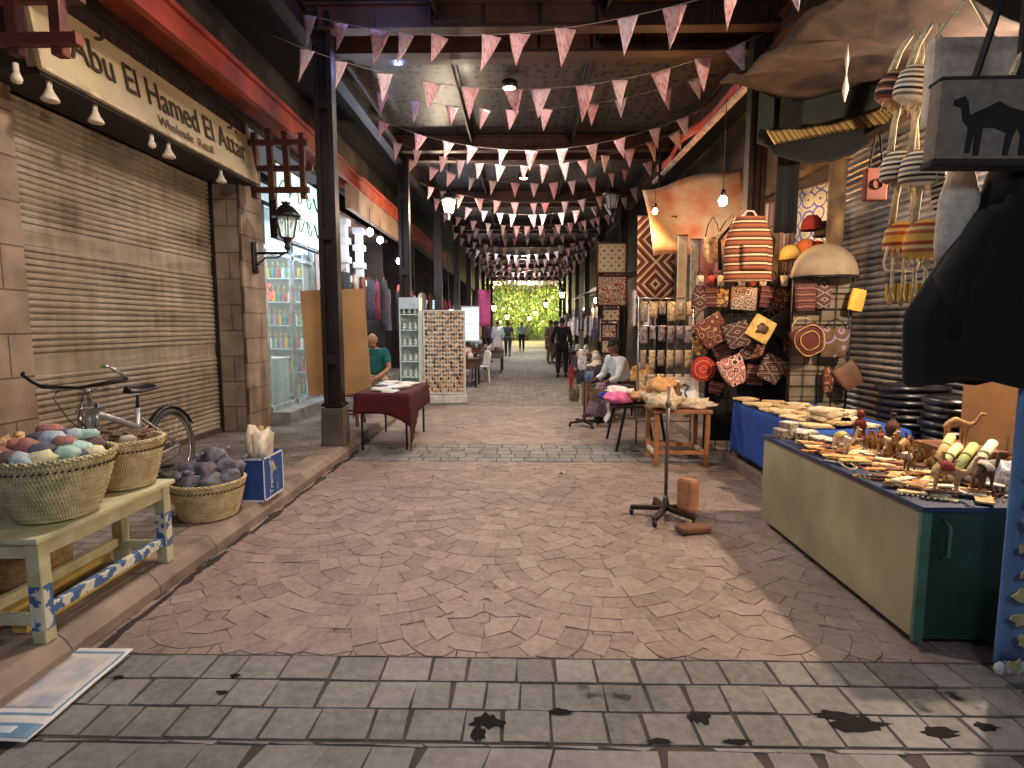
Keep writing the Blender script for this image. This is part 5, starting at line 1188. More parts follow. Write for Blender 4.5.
# ================================================================ clear-pocket rack
t=thing('pocket_rack','rack of clear plastic pockets full of silver trinkets beside the rug','rack',(1.78,7.05,0)); M_pk=mat('pocket_grey',(176,166,152),.35,0,.3,24,.3)
for s in (-1,1): b=MB(); b.tube([(s*.34,0,0),(s*.34,0,1.85)],.012,8); b.build('upright',M_chrome,t)
b=MB(); [b.tube([(-.34,0,z),(.34,0,z)],.008,6) for z in (.3,.75,1.1,1.5,1.84)]; b.build('crossbar',M_chrome,t)
for r_ in range(5):
    for c_ in range(6):
        b=MB(); w_=U(.036,.052); h_=U(.16,.26); b.grid(lambda u,v:(-.28+c_*.112+(w_*(2*u-1)),-.02-.03*math.sin(PI*u)*math.sin(PI*v)-.006*U(0,1),1.8-r_*.3-h_*v),6,6); b.build('pocket',[M_pk,mat('pocket_cream',(214,196,160),.5,0,.35,26)][(r_+c_)%2] if r_!=1 else mat('pocket_navy',(64,60,100),.5,0,.7,22,c2=(190,180,176)),t,solid=.006)
# ================================================================ bag grid panel
def gridpanel(label,x,y,z,w,h,m,rz=0):
    t=thing('wire_rack',label,'rack',(x,y,z),rz); b=MB(); n=int(w/.12); k=int(h/.15)
    for i in range(n+1): b.tube([(-w/2+w*i/n,0,0),(-w/2+w*i/n,0,h)],.005,5)
    for i in range(k+1): b.tube([(-w/2,0,h*i/k),(w/2,0,h*i/k)],.005,5)
    b.build('wire_mesh',m,t); b=MB(); b.tube([(-w/2,0,-.0),(-w/2,0,h),(w/2,0,h),(w/2,0,0)],.012,8); b.build('rack_frame',m,t); return t
gp1=gridpanel('wire display rack hung with embroidered bags behind the blue table',2.47,6.2,.12,.9,1.95,M_blackp)
b=MB(); b.box((0,.04,1.0),(.9,.012,1.8)); b.build('added_dark_backing',mat('backing_dark',(26,22,22),.9),gp1)  # dark sheet added where the lit wall behind the grid showed too bright
gp2=gridpanel('wire rack hung with purses under the domed canopy',2.99,5.72,.12,.58,1.86,M_blackp)
b=MB(); b.box((0,.03,.95),(.56,.01,1.84)); b.build('back_board',bricks('slatted_beige',(150,136,116),(134,120,100),(90,80,66),3,.11,.008,'XZ'),gp2)
t=thing('domed_awning','small beige domed canopy over the second bag rack','canopy',(2.99,5.69,1.98)); t.scale=(.9,.9,1); b=MB(); b.grid(lambda u,v:(.36*math.cos(PI*u)*math.cos(v*PI/2)**.4 if v<.999 else 0,-.05-.2*math.cos(v*PI/2),.3*math.sin(PI*u)*(.55+.45*math.cos((v-.5)*PI))),20,8); 
b=MB(); b.grid(lambda u,v:(-.35*math.cos(PI*u)*math.cos(v*PI/2*.98),.05-.32*math.sin(v*PI/2),.33*math.sin(PI*u)*math.cos(v*PI/2*.98)),20,8); b.build('canopy_skin',mat('beige_dome',(140,124,100),.7,0,.1),t,solid=.006); b=MB(); b.tube([(-.35*math.cos(PI*k/16),.05-.32*math.sin(PI*k/16),0) for k in range(17)],.01,8); b.build('front_rail',M_blackp,t)
# patterned bags on the rack
MT=[motif('mot_a',[(90,40,34),(180,130,92),(60,44,44),(120,60,46)],11),motif('mot_b',[(190,160,120),(120,50,44),(220,206,180),(70,60,80)],13),stripes('mot_c',[(60,32,36),(96,46,44),(140,96,74),(70,36,40),(110,60,50)],.06,wob=.5),motif('mot_d',[(206,170,90),(160,110,60),(90,60,40)],11),diamonds('mot_e',[(40,34,34),(150,132,114),(60,50,50),(110,60,54)],.11,.13,1.3)]
def rackbag(px,py,Y,w,h,m,label,ry=0,strap=.1,flap=None,round_=.25,d=.07,sm=M_black):
    p=at(px,py,Y); c=math.cos(ry); s_=math.sin(ry)  # centre given; hang point above
    off=strap+h/2; return handbag(label,(p.x+off*s_*1.0,Y,p.z+off*c),w,h,d,m,strap,ry=ry,flap=flap,round_=round_,sm=sm)
row=[(699,300,.16,.2,MT[4],'white and black patterned pouch'),(710,297,.14,.2,MT[2],'plum patterned pouch'),(722,298,.13,.19,MT[3],'yellow gold patterned pouch'),(738,298,.15,.24,MT[1],'red and cream flowered pouch'),(750,299,.14,.24,MT[1],'second red and cream flowered pouch'),(767,297,.15,.22,MT[2],'maroon slanted pouch')]
for i,(px,py,w,h,m,l) in enumerate(row): rackbag(px,py,6.08,w,h,m,'%s in the rack top row, %s from left'%(l,['first','second','third','fourth','fifth','sixth'][i]),ry=(.15 if i==5 else U(-.05,.05)),strap=.06,round_=.05)
rackbag(712,331,6.0,.34,.3,MT[0],'large brown floral shoulder bag at the left of the bag rack',ry=-.55,strap=.1)
rackbag(737,335,5.95,.28,.26,MT[4],'dark speckled bag at the centre of the bag rack',ry=-.3,strap=.1)
yb=rackbag(761,329,5.9,.25,.24,mat('yellow_bag',(222,182,104),.8,0,.2,10),'yellow square bag with brown picture tilted on the bag rack',ry=.5,strap=.1,flap=None,round_=.02)
b=MB(); b.ball((0,-.035,-.22),(.07,.012,.05),12,jit=.8,seed=4); b.build('brown_picture',M_cd,yb)
rackbag(783,325,6.0,.25,.26,mat('black_bag_b',(34,30,32),.8),'black bag with tan edge tilted at the right of the bag rack',ry=-.6,strap=.1)
rackbag(733,371,5.9,.28,.3,motif('mot_r',[(200,150,130),(60,40,50),(230,200,180),(190,90,80)],12),'rounded pink and black embroidered bag low on the bag rack',ry=-.4,strap=.08,round_=.5)
rackbag(772,369,5.9,.28,.26,MT[4],'grey and black embroidered bag low at the right of the bag rack',ry=.5,strap=.08)
rackbag(755,375,6.1,.22,.22,MT[2],'small maroon bag hanging between the two low bags',ry=.1,strap=.08)
def disc(label,px,py,Y,r,cols):
    t=thing('woven_disc',label,'woven mat',at(px,py,Y)); m,nt,bb=newmat('disc_%d'%px); tc=nd(nt,'ShaderNodeTexCoord'); s=nd(nt,'ShaderNodeSeparateXYZ'); nt.links.new(tc.outputs['Object'],s.inputs[0])
    rr=mth(nt,'SQRT',mth(nt,'ADD',mth(nt,'POWER',s.outputs['X'],2),mth(nt,'POWER',s.outputs['Z'],2))); an=mth(nt,'ARCTAN2',s.outputs['X'],s.outputs['Z'])
    f=mth(nt,'FRACT',mth(nt,'ADD',mth(nt,'MULTIPLY',rr,2.2/r),mth(nt,'MULTIPLY',mth(nt,'SINE',mth(nt,'MULTIPLY',an,14)),.08))); k=len(cols)
    nt.links.new(ramp(nt,f,[(i/k,c) for i,c in enumerate(cols)],'CONSTANT'),bb.inputs['Base Color']); bb.inputs['Roughness'].default_value=.85
    b=MB(); b.lathe([(0,-.012),(r*.5,-.016),(r,-.008),(r*1.03,0),(r,.01),(0,.012)],n=36,cap=False); b.v=[Vector((v.x,v.z,v.y)) for v in b.v]; b.build('woven_face',m,t)
    b=MB(); b.tube([(r*1.03*math.cos(a),0,r*1.03*math.sin(a)) for a in [2*PI*i/36 for i in range(36)]],.009,6,closed=True); b.build('edge_cord',M_cr,t); return t
disc('round red and orange woven mat hanging low at the left of the bag rack',703,369,6.05,.125,[(200,60,34),(160,40,28),(226,120,80),(120,30,26)])
# purses on the second rack
rackbag(806,297,5.62,.22,.26,MT[2],'dark maroon beaded purse under the domed canopy, left side',strap=.06)
rackbag(823,297,5.6,.16,.22,MT[4],'grey speckled pouch under the domed canopy, right side',strap=.06)
sb=rackbag(808,341,5.55,.3,.3,mat('maroon_velvet',(92,34,28),.8,0,.15,10),'maroon velvet bag with gold edging shaped like a shield',ry=-.45,strap=.1,round_=.5,sm=M_gold)
for k_ in (1,.62):
    b=MB(); b.tube([(.145*k_*math.copysign(abs(math.cos(a))**.6,math.cos(a))*(1 if math.sin(a)>-.1 else .93),-.042-.004*(2-k_),-.245+.14*k_*math.sin(a)) for a in [2*PI*q/32 for q in range(32)]],.005,6,closed=True); b.build('gold_trim',M_gold,sb)
rackbag(834,343,5.6,.3,.28,motif('mot_v',[(96,74,50),(86,64,44),(150,120,150),(100,80,56)],6),'olive brown bag with a mauve flower patch',ry=.05,strap=.1)
rackbag(857,300,5.6,.14,.21,mat('yellow_purse',(220,176,70),.7,0,.15),'small bright yellow purse hanging before the grey shutter',ry=.2,strap=.05,round_=.03)
rackbag(848,376,5.55,.24,.25,mat('brown_leather',(112,78,58),.55,0,.2,6,.2),'plain brown leather bag hanging tilted low on the second rack',ry=-.6,strap=.1)
rackbag(828,380,5.6,.1,.24,MT[0],'narrow copper patterned pouch low on the second rack',strap=.05)
ext=[(700,345,.16,.2,3,'dark bag','under the white and black pouch'),(722,352,.2,.16,2,'plum bag','between the floral bag and the rounded pink bag'),(746,350,.18,.2,4,'speckled bag','just below the centre of the rack'),(792,347,.2,.2,0,'brown patterned bag','under the tilted black bag'),(757,352,.14,.16,0,'small brown pouch','right below the yellow square bag'),(716,388,.16,.14,2,'maroon pouch','beside the round red mat near the table'),(780,300,.16,.22,0,'brown pouch','at the right end of the top row'),(792,368,.18,.2,2,'maroon bag','lowest at the right edge of the rack')]
for px,py,w,h,k,l,wh in ext: rackbag(px,py,6.13,w,h,MT[k],'%s %s'%(l,wh),ry=U(-.4,.4),strap=.07)
for i in range(9):
    c=[(220,206,190),(170,60,50),(214,190,160),(90,60,60)][i%4]; rackbag(700+i*10.5,281,6.1,.07,.11,mat('mini_%d'%(i%4),c,.8,0,.3,30),'tiny hanging pouch in the row above the patterned pouches',strap=.05)['group']='tiny pouches in the upper row'
# striped backpack
M_bp=stripes('backpack_stripes',[(84,40,28),(150,84,50),(170,96,56),(96,46,32),(240,206,160)],.082)
t=thing('backpack','large orange and cream striped backpack hanging above the bag rack','backpack',at(750,213,5.7)); b=MB()
def bp_(u,v):
    a=2*PI*u; w=.235*(1 if v<.55 else 1-.42*((v-.55)/.45)**1.6); return (w*math.copysign(abs(math.cos(a))**.6,math.cos(a)),.1*math.sin(a)*(1-.3*v),-.66+.62*v)
b.grid(bp_,28,12); b.add([bp_(i/28,0) for i in range(28)],[tuple(range(28))[::-1]]); b.add([bp_(i/28,1) for i in range(28)],[tuple(range(28))]); b.build('bag_body',M_bp,t)
b=MB(); b.grid(lambda u,v:(-.1+.24*u,-.115-.03*math.sin(PI*u)*math.sin(PI*v),-.56+.24*v),8,8); b.build('front_pocket',M_bp,t,solid=.02)
b=MB(); b.tube([(-.08,0,-.05),(-.03,0,.02),(.03,0,.02),(.08,0,-.05)],.01,6); b.build('top_loop',M_cream,t)
for s in (-1,1): b=MB(); b.tube([(s*.13,.06,-.07),(s*.27,.06,-.25),(s*.25,.06,-.55)],.018,6); b.build('shoulder_strap',M_black,t)
# cluster of round tan bags left of the backpack
for i,(px,py,c) in enumerate(((712,250,(206,166,116)),(722,246,(226,196,150)))):
    rackbag(px,py,5.9,.2,.26,mat('tanbag_%d'%i,c,.9,0,.35,18,.4),['rounded tan woven bag hanging under the right bulb, left one','rounded cream woven bag hanging under the right bulb, right one'][i],ry=.3*i,strap=.2,round_=.6)
# hats: colourful felt caps
for i,(px,py,c,l) in enumerate(((812,226,(110,24,24),'red felt cap hanging beside the wooden post'),(825,232,(56,58,44),'olive felt cap hanging beside the wooden post'),(806,250,(150,80,40),'orange cap at the foot of the cap cluster'),(816,252,(150,36,28),'scarlet cap in the middle of the cap cluster'),(827,251,(214,214,220),'white and blue cap under the olive cap'),(790,256,(170,140,70),'yellow cap at the left of the cap cluster'))):
    t=thing('felt_cap',l,'cap',at(px,py-6,6.35)); b=MB(); b.lathe([(.1,-.1),(.105,-.08),(.09,0),(.05,.045),(0,.055)],n=18,cap=False); b.build('crown',mat('cap_%d'%i,c,.9),t,solid=.006); b=MB(); b.tube([(.1*math.cos(a),.1*math.sin(a),-.1) for a in [2*PI*k/20 for k in range(20)]],.014,6,closed=True); b.build('brim_roll',mat('cap_%d'%i,c),t)
# ================================================================ grey shutter, post, beam, textiles
SH=shutter('grey corrugated rolling shutter on the right behind the market counter',3.6,3.9,6.55,.12,3.45,-1,shutmat('grey_shutter',(120,120,126),(172,172,176),(84,76,70),.55,.32),pitch=.066,amp=.034,jit=.0015)
t=thing('wooden_post','rough old wooden post between the domed canopy and grey shutter','post',(3.2,5.95,.12)); b=MB(); b.lathe([(.085,0),(.08,.8),(.088,1.6),(.078,2.4),(.086,3.05)],n=9); b.build('trunk',mat('old_post',(110,88,60),.9,0,.35,5,.6),t)
b=MB(); b.box((0,0,3.08),(.22,.2,.07)); b.build('post_cap',mat('old_post',(110,88,60)),t)
b=MB(); b.bar((3.2,3.2,3.22),(3.2,8.2,3.22),.08,.09); struct('trim_6',b,mat('old_beam',(92,72,50),.9,0,.3,4,.4))
mb=MB(); mb.box((3.75,25,2.6),(.1,50,5.2)); struct('wall_right',mb,mat('right_wall',(96,80,66),.9,0,.3,1.2))
def hanging(name,label,cat,p,w,h,m,rz=0,thick=.006,fold=.03,nf=3,grp=None,rod=True,fringe=None):
    t=thing(name,label,cat,p,rz,grp); b=MB(); ph=U(0,6)
    b.grid(lambda u,v:(w*(u-.5)*(1-.04*v),fold*math.sin(nf*2*PI*u+ph)*(.3+.7*v),-h*v+.0),max(10,nf*6),8); b.build('cloth_panel',m,t,solid=thick)
    if rod: b=MB(); b.tube([(-w*.52,0,.01),(w*.52,0,.01)],.011,8); b.build('hanging_rod',M_wood,t)
    if fringe:
        b=MB()
        for k in range(int(w/.03)): x=-w*.48+k*.03; b.box((x,0,-h-.03),(.008,.006,.07))
        b.build('fringe',fringe,t)
    return t
M_rug=diamonds('rug_diamond',[(104,44,36),(214,190,150),(120,64,48),(84,36,32),(206,176,136),(110,60,50)],.34,.72,1.25)
hanging('hanging_rug','tall brown and cream rug with diamond pattern hanging on the right','rug',at(657,217,9.4),.62,1.4,M_rug,0,.012,.008,2,fringe=M_cream)
M_ap=[motif('applique_a',[(110,44,40),(228,206,170),(226,200,160),(226,200,160)],6,rnds=.0,rings=1.6),motif('applique_b',[(170,80,64),(232,206,170),(120,90,90),(226,190,150)],8,rnds=.9,rings=1.8)]
for i,(px,y0,y1,Y,w) in enumerate(((612,243,273,12.8,.68),(612,276,306,12.8,.68),(611,309,321,12.9,.42),(609,324,338,12.9,.36),(609,340,353,12.9,.36))):
    p=at(px,y0,Y); h=p.z-at(px,y1,Y).z; t=hanging('applique_panel',['top square tent-work panel with dotted motif beside the rug','second square tent-work panel with red flowers','third panel, brown patterned, below the red flowers','fourth panel with a dark red figure','lowest small panel above the seated person'][i],'panel',p,w,h,M_ap[i%2],0,.01,.003,1)
    b=MB(); k=.03
    for s in (-1,1): b.box((s*(w/2-.01),-.004,-h/2),(k,.03,h+.02)); 
    for z in (0,-h): b.box((0,-.004,z),(w+.01,.03,k))
    b.build('border_band',mat('border_maroon',(70,26,24),.9),t)
p=at(683,236,8.3); hanging('cloth_strip','cream vertical cloth strip hanging right of the diamond rug','textile',p,.14,1.2,M_cream,0,.006,.01,1)
p=at(699,240,8.0); hanging('cloth_strip','white printed cloth strip hanging right of the cream strip','textile',p,.22,1.3,mat('white_print',(206,204,196),.85,0,.2,18,c2=(150,150,150)),0,.006,.01,1)
p=at(712,240,7.8); hanging('cloth_strip','dusty pink cloth hanging behind the round tan bags','textile',p,.3,.7,mat('dusty_pink',(170,110,116),.9),0,.006,.02,1)
hanging('suzani_textile','white textile with blue flower medallions behind the wooden post','textile',(3.55,7.0,3.18),.75,1.25,motif('suzani',[(120,110,170),(230,220,190),(224,206,140),(230,220,200)],5.5,rings=2.2,rnds=.3),R(-70),.008,.01,2)
hanging('striped_cloth','pale pink striped cloth hanging left of the wooden post','textile',(3.25,7.6,3.1),.9,1.1,stripes('pink_stripe',[(206,170,150),(190,130,120),(220,200,176),(150,100,90)],.12,'X'),R(-55),.008,.05,3)
hanging('yellow_cloth','yellow straw-coloured cloth hanging behind the caps','textile',(3.0,7.5,2.75),.6,.9,mat('straw_cloth',(206,184,120),.85,0,.25,7,.4),R(-30),.01,.06,2)
# lit bulging tarpaulin behind the right bulbs
b=MB(); b.grid(lambda u,v:(1.95+1.6*u,8.6+.9*v+.2*math.sin(PI*u),2.55+1.2*v**.8-.35*math.sin(PI*v)*math.sin(PI*u)+.05*math.sin(7*u+4*v)+.35*u*v),18,14)
tag(b.build('tarpaulin',mat('orange_white_tarp',(214,196,168),.8,0,.1,2.2,.3,c2=(206,110,70),bscale=6),solid=.01,org=(2.6,9,2.7)),'bulging cream and orange tarpaulin glowing behind the right bulbs','tarpaulin')
bulb('bright warm bulb hanging left of the striped backpack',at(723,199,6.0),60,(255,190,120),.9,.045,60,col=(255,226,170))
bulb('small warm bulb hanging above the diamond rug',at(655,210,8.6),28,(255,190,110),.9,.04,40,col=(255,220,150))
bulb('bare bulb over the market counter behind the hanging bags',(3.05,3.45,2.75),330,(255,226,196),.5,.04,40,col=(255,226,170))
# roof-edge beam lit red: the red light is put into this strip's colour
b=MB(); A=Vector((2.55,7.0,4.42)); B=Vector((2.5,11.0,4.5)); b.grid(lambda u,v:tuple(A+(B-A)*u+Vector((.05*math.sin(9*u),0,-.14*v+.03*math.sin(14*u)))),24,3); tag(b.build('painted_red_light',mat('painted_red_light',(214,40,30),.7,0,.2,2,c2=(236,150,130)),solid=.006,org=A),'red strip along the right roof edge with red light painted into its colour','ribbon')
b=MB(); b.bar((2.58,6.6,4.25),(2.56,11.4,4.3),.05,.07); tag(b.build('fluorescent_tube_housing',mat('tube_white',(236,210,200),.5),org=(2.58,6.6,4.25)),'long white strip running beneath the red strip on the right','strip light')
# ================================================================ draped fabrics overhead right
M_drape=mat('brown_drape',(56,41,33),.85,0,.4,6,.9,bscale=12)
b=MB(); b.grid(lambda u,v:(1.95+2.0*u,3.3+2.6*v,3.45+.45*v-.28*math.sin(PI*u)*(.6+.4*math.cos(4*v))+.05*math.sin(11*u+7*v)+.03*math.sin(23*v)),26,26); tag(b.build('draped_cloth',M_drape,solid=.012,org=(2.6,4,3.5)),'rumpled brown cloth sagging overhead at the upper right','cloth')
b=MB(); b.grid(lambda u,v:(2.35+1.4*u,5.9+.1*math.sin(5*u),3.95-.62*v-.1*math.sin(PI*u)*v),16,8); tag(b.build('green_tarp',mat('dark_green_tarp',(30,36,28),.85),solid=.008,org=(2.6,6,3.9)),'dark green sheet hanging between the brown drape and straw mat','sheet')
b=MB(); b.grid(lambda u,v:(2.4+1.3*u,5.8-.3*v+.02*math.sin(30*u),3.42-.28*v+.28*u-.08*math.sin(PI*u)),30,8); tag(b.build('straw_mat',stripes('straw_mat_m',[(176,146,84),(120,92,50),(200,170,104)],.05,'X'),solid=.02,org=(2.6,5.7,3.4)),'yellow straw mat slung below the dark green sheet','mat')
b=MB(); b.grid(lambda u,v:(2.3+1.3*u,5.5-.1*v,3.18-.26*v*math.sin(PI*min(1,u+.12))+.22*u),18,8); tag(b.build('black_cloth',M_black,solid=.01,org=(2.6,5.5,3.1)),'sagging black cloth slung under the straw mat','cloth')
hanging('black_cloth','long black cloth hanging down beside the right steel column','cloth',at(795,52,5.9),.28,1.75,M_black,R(20),.012,.04,2)
for i,(px,y0,y1) in enumerate(((848,44,102),)):
    t=thing('paper_twist','cream twisted paper ornament dangling from the brown drape','ornament',at(px,y0,4.2)); b=MB(); z=0; hh=at(px,y0,4.2).z-at(px,y1,4.2).z
    b.lathe([(.003,-hh),(.022,-hh*.78),(.004,-hh*.52),(.014,-hh*.28),(.003,0)],n=8); b.build('twist',M_cream,t)
# ================================================================ hanging crochet bags at right
M_cs=[stripes('crochet_bw',[(226,214,190),(34,28,28),(226,214,190),(120,100,90)],.05,rough=.9),stripes('crochet_oy',[(214,176,90),(180,96,60),(222,196,130),(160,70,50),(226,180,80)],.09),stripes('crochet_dark',[(60,40,36),(200,150,110),(120,60,50),(30,24,24)],.045)]
def crochet(label,px,py,Y,r,h,m,strap,rz=0,tilt=0):
    p=at(px,py,Y); t=thing('crochet_bag',label,'bag',(p.x,Y,p.z)); t.rotation_euler=(0,tilt,rz); h*=1.25; r*=1.1; b=MB()
    b.lathe([(0,-h*.98),(r*.75,-h),(r,-h*.9),(r*1.02,-h*.6),(r*.9,-h*.25),(r*.6,-.01),(r*.3,.0)],n=24,cap=False,sy=.55); b.build('bag_body',m,t)
    for s in (-1,1):
        b=MB(); q=[(s*r*.55,-.01*s,-.02),(s*r*.5,0,strap*.45),(s*.015,0,strap)]; b.tube(q,.015,6,rs=[.018,.015,.01]); b.build('strap',M_rope,t)
    for k in range(5): b=MB(); x=(-.6+.3*k)*r; b.tube([(x,-.02,-h),(x*1.05,-.02,-h-.05)],.004,4); b.build('tassel',M_rope,t)
    return t
crochet('dark brown crochet bag in the top tier of the hanging cluster, left',905,72,3.0,.1,.13,M_cs[2],.2,tilt=.25)
crochet('cream striped crochet bag in the top tier of the hanging cluster, right',924,66,2.9,.1,.14,M_cs[0],.2,tilt=.2)
crochet('black and cream striped crochet bag in the second tier, left',903,150,3.0,.095,.13,M_cs[0],.3)
crochet('black and cream striped crochet bag in the second tier, right',924,150,2.9,.1,.14,M_cs[0],.3)
crochet('black and white striped crochet bag in the second tier beside the grey pouch',944,178,2.85,.07,.13,M_cs[0],.2,tilt=-.3)
crochet('orange and yellow striped crochet bag in the third tier, left',903,222,3.05,.085,.13,M_cs[1],.28)
crochet('large orange and yellow striped crochet bag in the third tier, right',928,220,2.9,.1,.15,M_cs[1],.28)
for i in range(5): 
    p=at(893+i*11,258,2.95-.03*i); t=thing('shell_tassel','cream rope tassel with green and gold beads in the bottom tier','tassel',p,0,'tassels in the bottom tier'); b=MB(); b.tube([(0,0,0),(.004,0,-.12),(0,0,-.2)],.009,6,rs=[.006,.01,.006]); b.build('rope',M_rope,t); b=MB(); b.ball((0,0,-.21),(.018,.014,.035),8); b.build('bead',M_gold,t)
t=thing('wire_holder','white wire holder of rope loops in the bottom tier of the hanging cluster','holder',at(905,262,3.0)); b=MB(); b.tube([(-.09,0,.08),(-.11,0,0),(-.1,0,-.04),(.06,0,-.05),(.08,0,.0)],.007,6); b.build('wire',M_cream,t)
for k in range(5): b=MB(); b.tube([(-.07+k*.03,0,.07),(-.07+k*.03,.0,-.03)],.008,6); b.build('rope_loop',M_rope,t)
b=MB(); b.box((0,0,0),(.3,.02,.09)); tag(b.build('basket_band',stripes('gold_band',[(176,140,60),(120,90,40),(200,170,90)],.03,'X'),loc=at(915,292,3.0)),'gold woven band at the foot of the hanging cluster','band')
# small orange tag bag
t=thing('tote_bag','small rust orange bag with dark emblem hanging on the grey shutter','bag',at(878,134,3.7)); b=MB(); b.box((0,0,-.31),(.14,.05,.2)); b.build('bag_body',mat('rust_orange',(120,58,40),.85,0,.15),t,bev=.01)
b=MB(); [b.tube([(s*.045,0,-.22),(s*.012,0,0)],.006,6) for s in (-1,1)]; b.build('handle',M_black,t); b=MB(); b.tube([(.03*math.cos(a),-.028,-.31+.03*math.sin(a)) for a in [2*PI*k/16 for k in range(16)]],.004,5,closed=True); b.build('emblem',M_black,t)
# canvas bags and black coat
M_canv=mat('grey_canvas',(120,108,94),.9,0,.1,30,.3); M_canv2=mat('pale_canvas',(186,176,160),.9,0,.1,30,.3)
t=thing('tote_bag','pale canvas tote hanging behind the camel bag at the right edge','bag',at(968,52,2.75)); b=MB(); b.box((0.02,0,-.14),(.40,.08,.40)); b.build('bag_body',M_canv2,t,bev=.03); b=MB(); b.tube([(-.16,0,.05),(-.02,0,.25),(.12,0,.05)],.008,6); b.build('handle',M_rope,t)
t=thing('camel_tote','grey canvas bag printed with a dark camel hanging at the upper right','bag',at(990,124,2.2)); t.rotation_euler=(0,R(2),R(-6)); t.scale=(.93,.93,.93)
b=MB(); b.box((0,0,0),(.44,.09,.33)); b.build('bag_body',M_canv,t,bev=.02); b=MB(); b.box((0,0,-.158),(.445,.094,.03)); b.build('dark_trim',mat('trim_dark',(44,38,35),.9),t,bev=.008); b=MB(); b.box((0,0,.16),(.444,.094,.016)); b.build('dark_trim',mat('trim_dark',(44,38,35),.9),t,bev=.008)
cam_o=[(-.14,.09),(-.10,.105),(-.085,.08),(-.075,.03),(-.045,.045),(-.01,.06),(.03,.085),(.07,.06),(.12,.045),(.15,.02),(.155,-.05),(.145,-.13),(.125,-.13),(.125,-.05),(.11,-.02),(.095,-.06),(.085,-.13),(.065,-.13),(.07,-.04),(.02,-.02),(-.02,-.02),(-.025,-.13),(-.045,-.13),(-.05,-.03),(-.06,-.12),(-.08,-.12),(-.075,-.02),(-.10,.01),(-.11,.06),(-.14,.07)]
b=MB(); b.prism([(x*.95-.035,y*.95-.01) for x,y in cam_o],Matrix.Translation((0,-.046,0))@Matrix.Rotation(PI/2,4,'X'),.004); b.build('camel_print',mat('camel_ink',(30,24,22),.9),t)
for s in (-1,1): b=MB(); b.bar((s*.09,-.02,.15),(s*.03+.05,.0,.62),.03,.01); b.build('shoulder_strap',M_black,t)
t=thing('cloth_pouch','grey cloth pouch hanging on a long pale cord at the right','pouch',at(962,168,2.35)); b=MB(); b.lathe([(0,-.38),(.07,-.38),(.085,-.3),(.08,-.12),(.05,-.01),(.02,0)],n=18,sy=.5); b.build('pouch_body',M_canv2,t); b=MB(); b.tube([(0,0,0),(.12,-.04,.3),(.18,-.06,.5)],.012,6); b.build('cord',M_rope,t)
t=thing('hanging_coat','large black coat hanging in front of the market counter','coat',(1.8,2.3,2.0)); t.scale=(.95,1,.9); b=MB()
def coat(u,v):
    a=2*PI*u; w=.06+.20*min(1,v*1.6)+.02*math.sin(PI*v); w*=1.0
    cx=.09-.08*min(1,v*1.5); return (cx+w*math.cos(a)*(1+.05*math.sin(5*a)),.09*math.sin(a)*(1+.25*math.sin(7*a+2)*v),-.80*v+(.03*math.sin(3*a+1) if v>.95 else 0))
b.grid(coat,36,16); N=36; b.add([coat(i/N,1) for i in range(N)],[tuple(range(N))]); b.build('coat_body',M_black,t)
for s,x in ((-1,-.12),(1,.27)): b=MB(); b.tube([(.1+s*.08,-.02,-.08),(x,-.03,-.35),(x-.01*s,-.04,-.62)],.05,10,rs=[.05,.065,.05]); b.build('sleeve',M_black,t)
b=MB(); b.tube([(.09,0,-.04),(.1,0,.1),(.12,0,.3),(.12,0,.86)],.03,8,rs=[.09,.07,.025,.02]); b.build('hanging_loop',M_black,t)
b=MB(); b.tube([(1.2,2.3,2.78),(3.4,2.3,2.86)],.016,8); o=b.build('hanging_rail',M_darksteel,org=(2.2,2.3,2.8)); tag(o,'dark rail overhead from which the right edge bags hang','rail')
# blue cloth with yellow motif at the right edge
M_denim=mat('denim_blue',(84,118,164),.9,0,.2,3,.3,c2=(112,146,188))
t=thing('hanging_cloth','blue hanging cloth with yellow flowers and white fringe at the right edge','cloth',(2.335,2.26,2.1)); b=MB(); b.grid(lambda u,v:(-.34+.7*u,.015*math.sin(12*u)+.02*math.sin(5*u+1),-2.02*v),24,20); b.build('cloth_panel',M_denim,t,solid=.008)
for k in range(9):
    z=-1.2-.1*k; 
    for q,x in enumerate((-.28+U(-.012,.012),-.12,.05)):
        b=MB(); n=10; b.prism([(a_*math.cos(2*PI*i/n),a_*math.sin(2*PI*i/n)*.8) for i in range(n) for a_ in (U(.014,.05),)],Matrix.Translation((x,-.028,z-.03*q))@Matrix.Rotation(PI/2,4,'X'),.006); b.build('flower_patch',mat('patch_yellow',(168,160,112),.9),t)
b=MB(); [b.ball((-.33+.035*k,0,-2.03),(.022,.02,.03),8,jit=.6,seed=k) for k in range(20)]; b.build('fringe',mat('fringe_grey',(190,192,196),.95),t)
# ================================================================ far stalls both sides
M_far=[mat('garm_%d'%i,c,.9,0,.2,8,.2) for i,c in enumerate([(150,40,70),(190,60,60),(60,56,70),(206,190,196),(120,30,50),(90,80,110),(170,150,130),(220,200,170),(40,40,46),(110,60,40)])]
def garment():
    t=thing('hanging_garment','garment hanging in the receding rows on the left','garment',(0,0,0),0,'garments on the left stalls')
    b=MB(); b.grid(lambda u,v:((.17+.1*v+(.09 if .04<v<.35 else 0)*1)*math.cos(2*PI*u)*(1+.06*math.sin(9*2*PI*u)*v),.06*math.sin(2*PI*u)*(1+.3*math.sin(7*2*PI*u)*v),-.06-.85*v),28,10); b.build('garment_body',M_far[0],t)
    b=MB(); b.tube([(-.17,0,-.07),(0,0,.0),(.17,0,-.07)],.008,5); b.tube([(0,0,0),(0,0,.06)],.004,5); b.build('hanger',M_wood,t); return t
g0=garment(); first=True
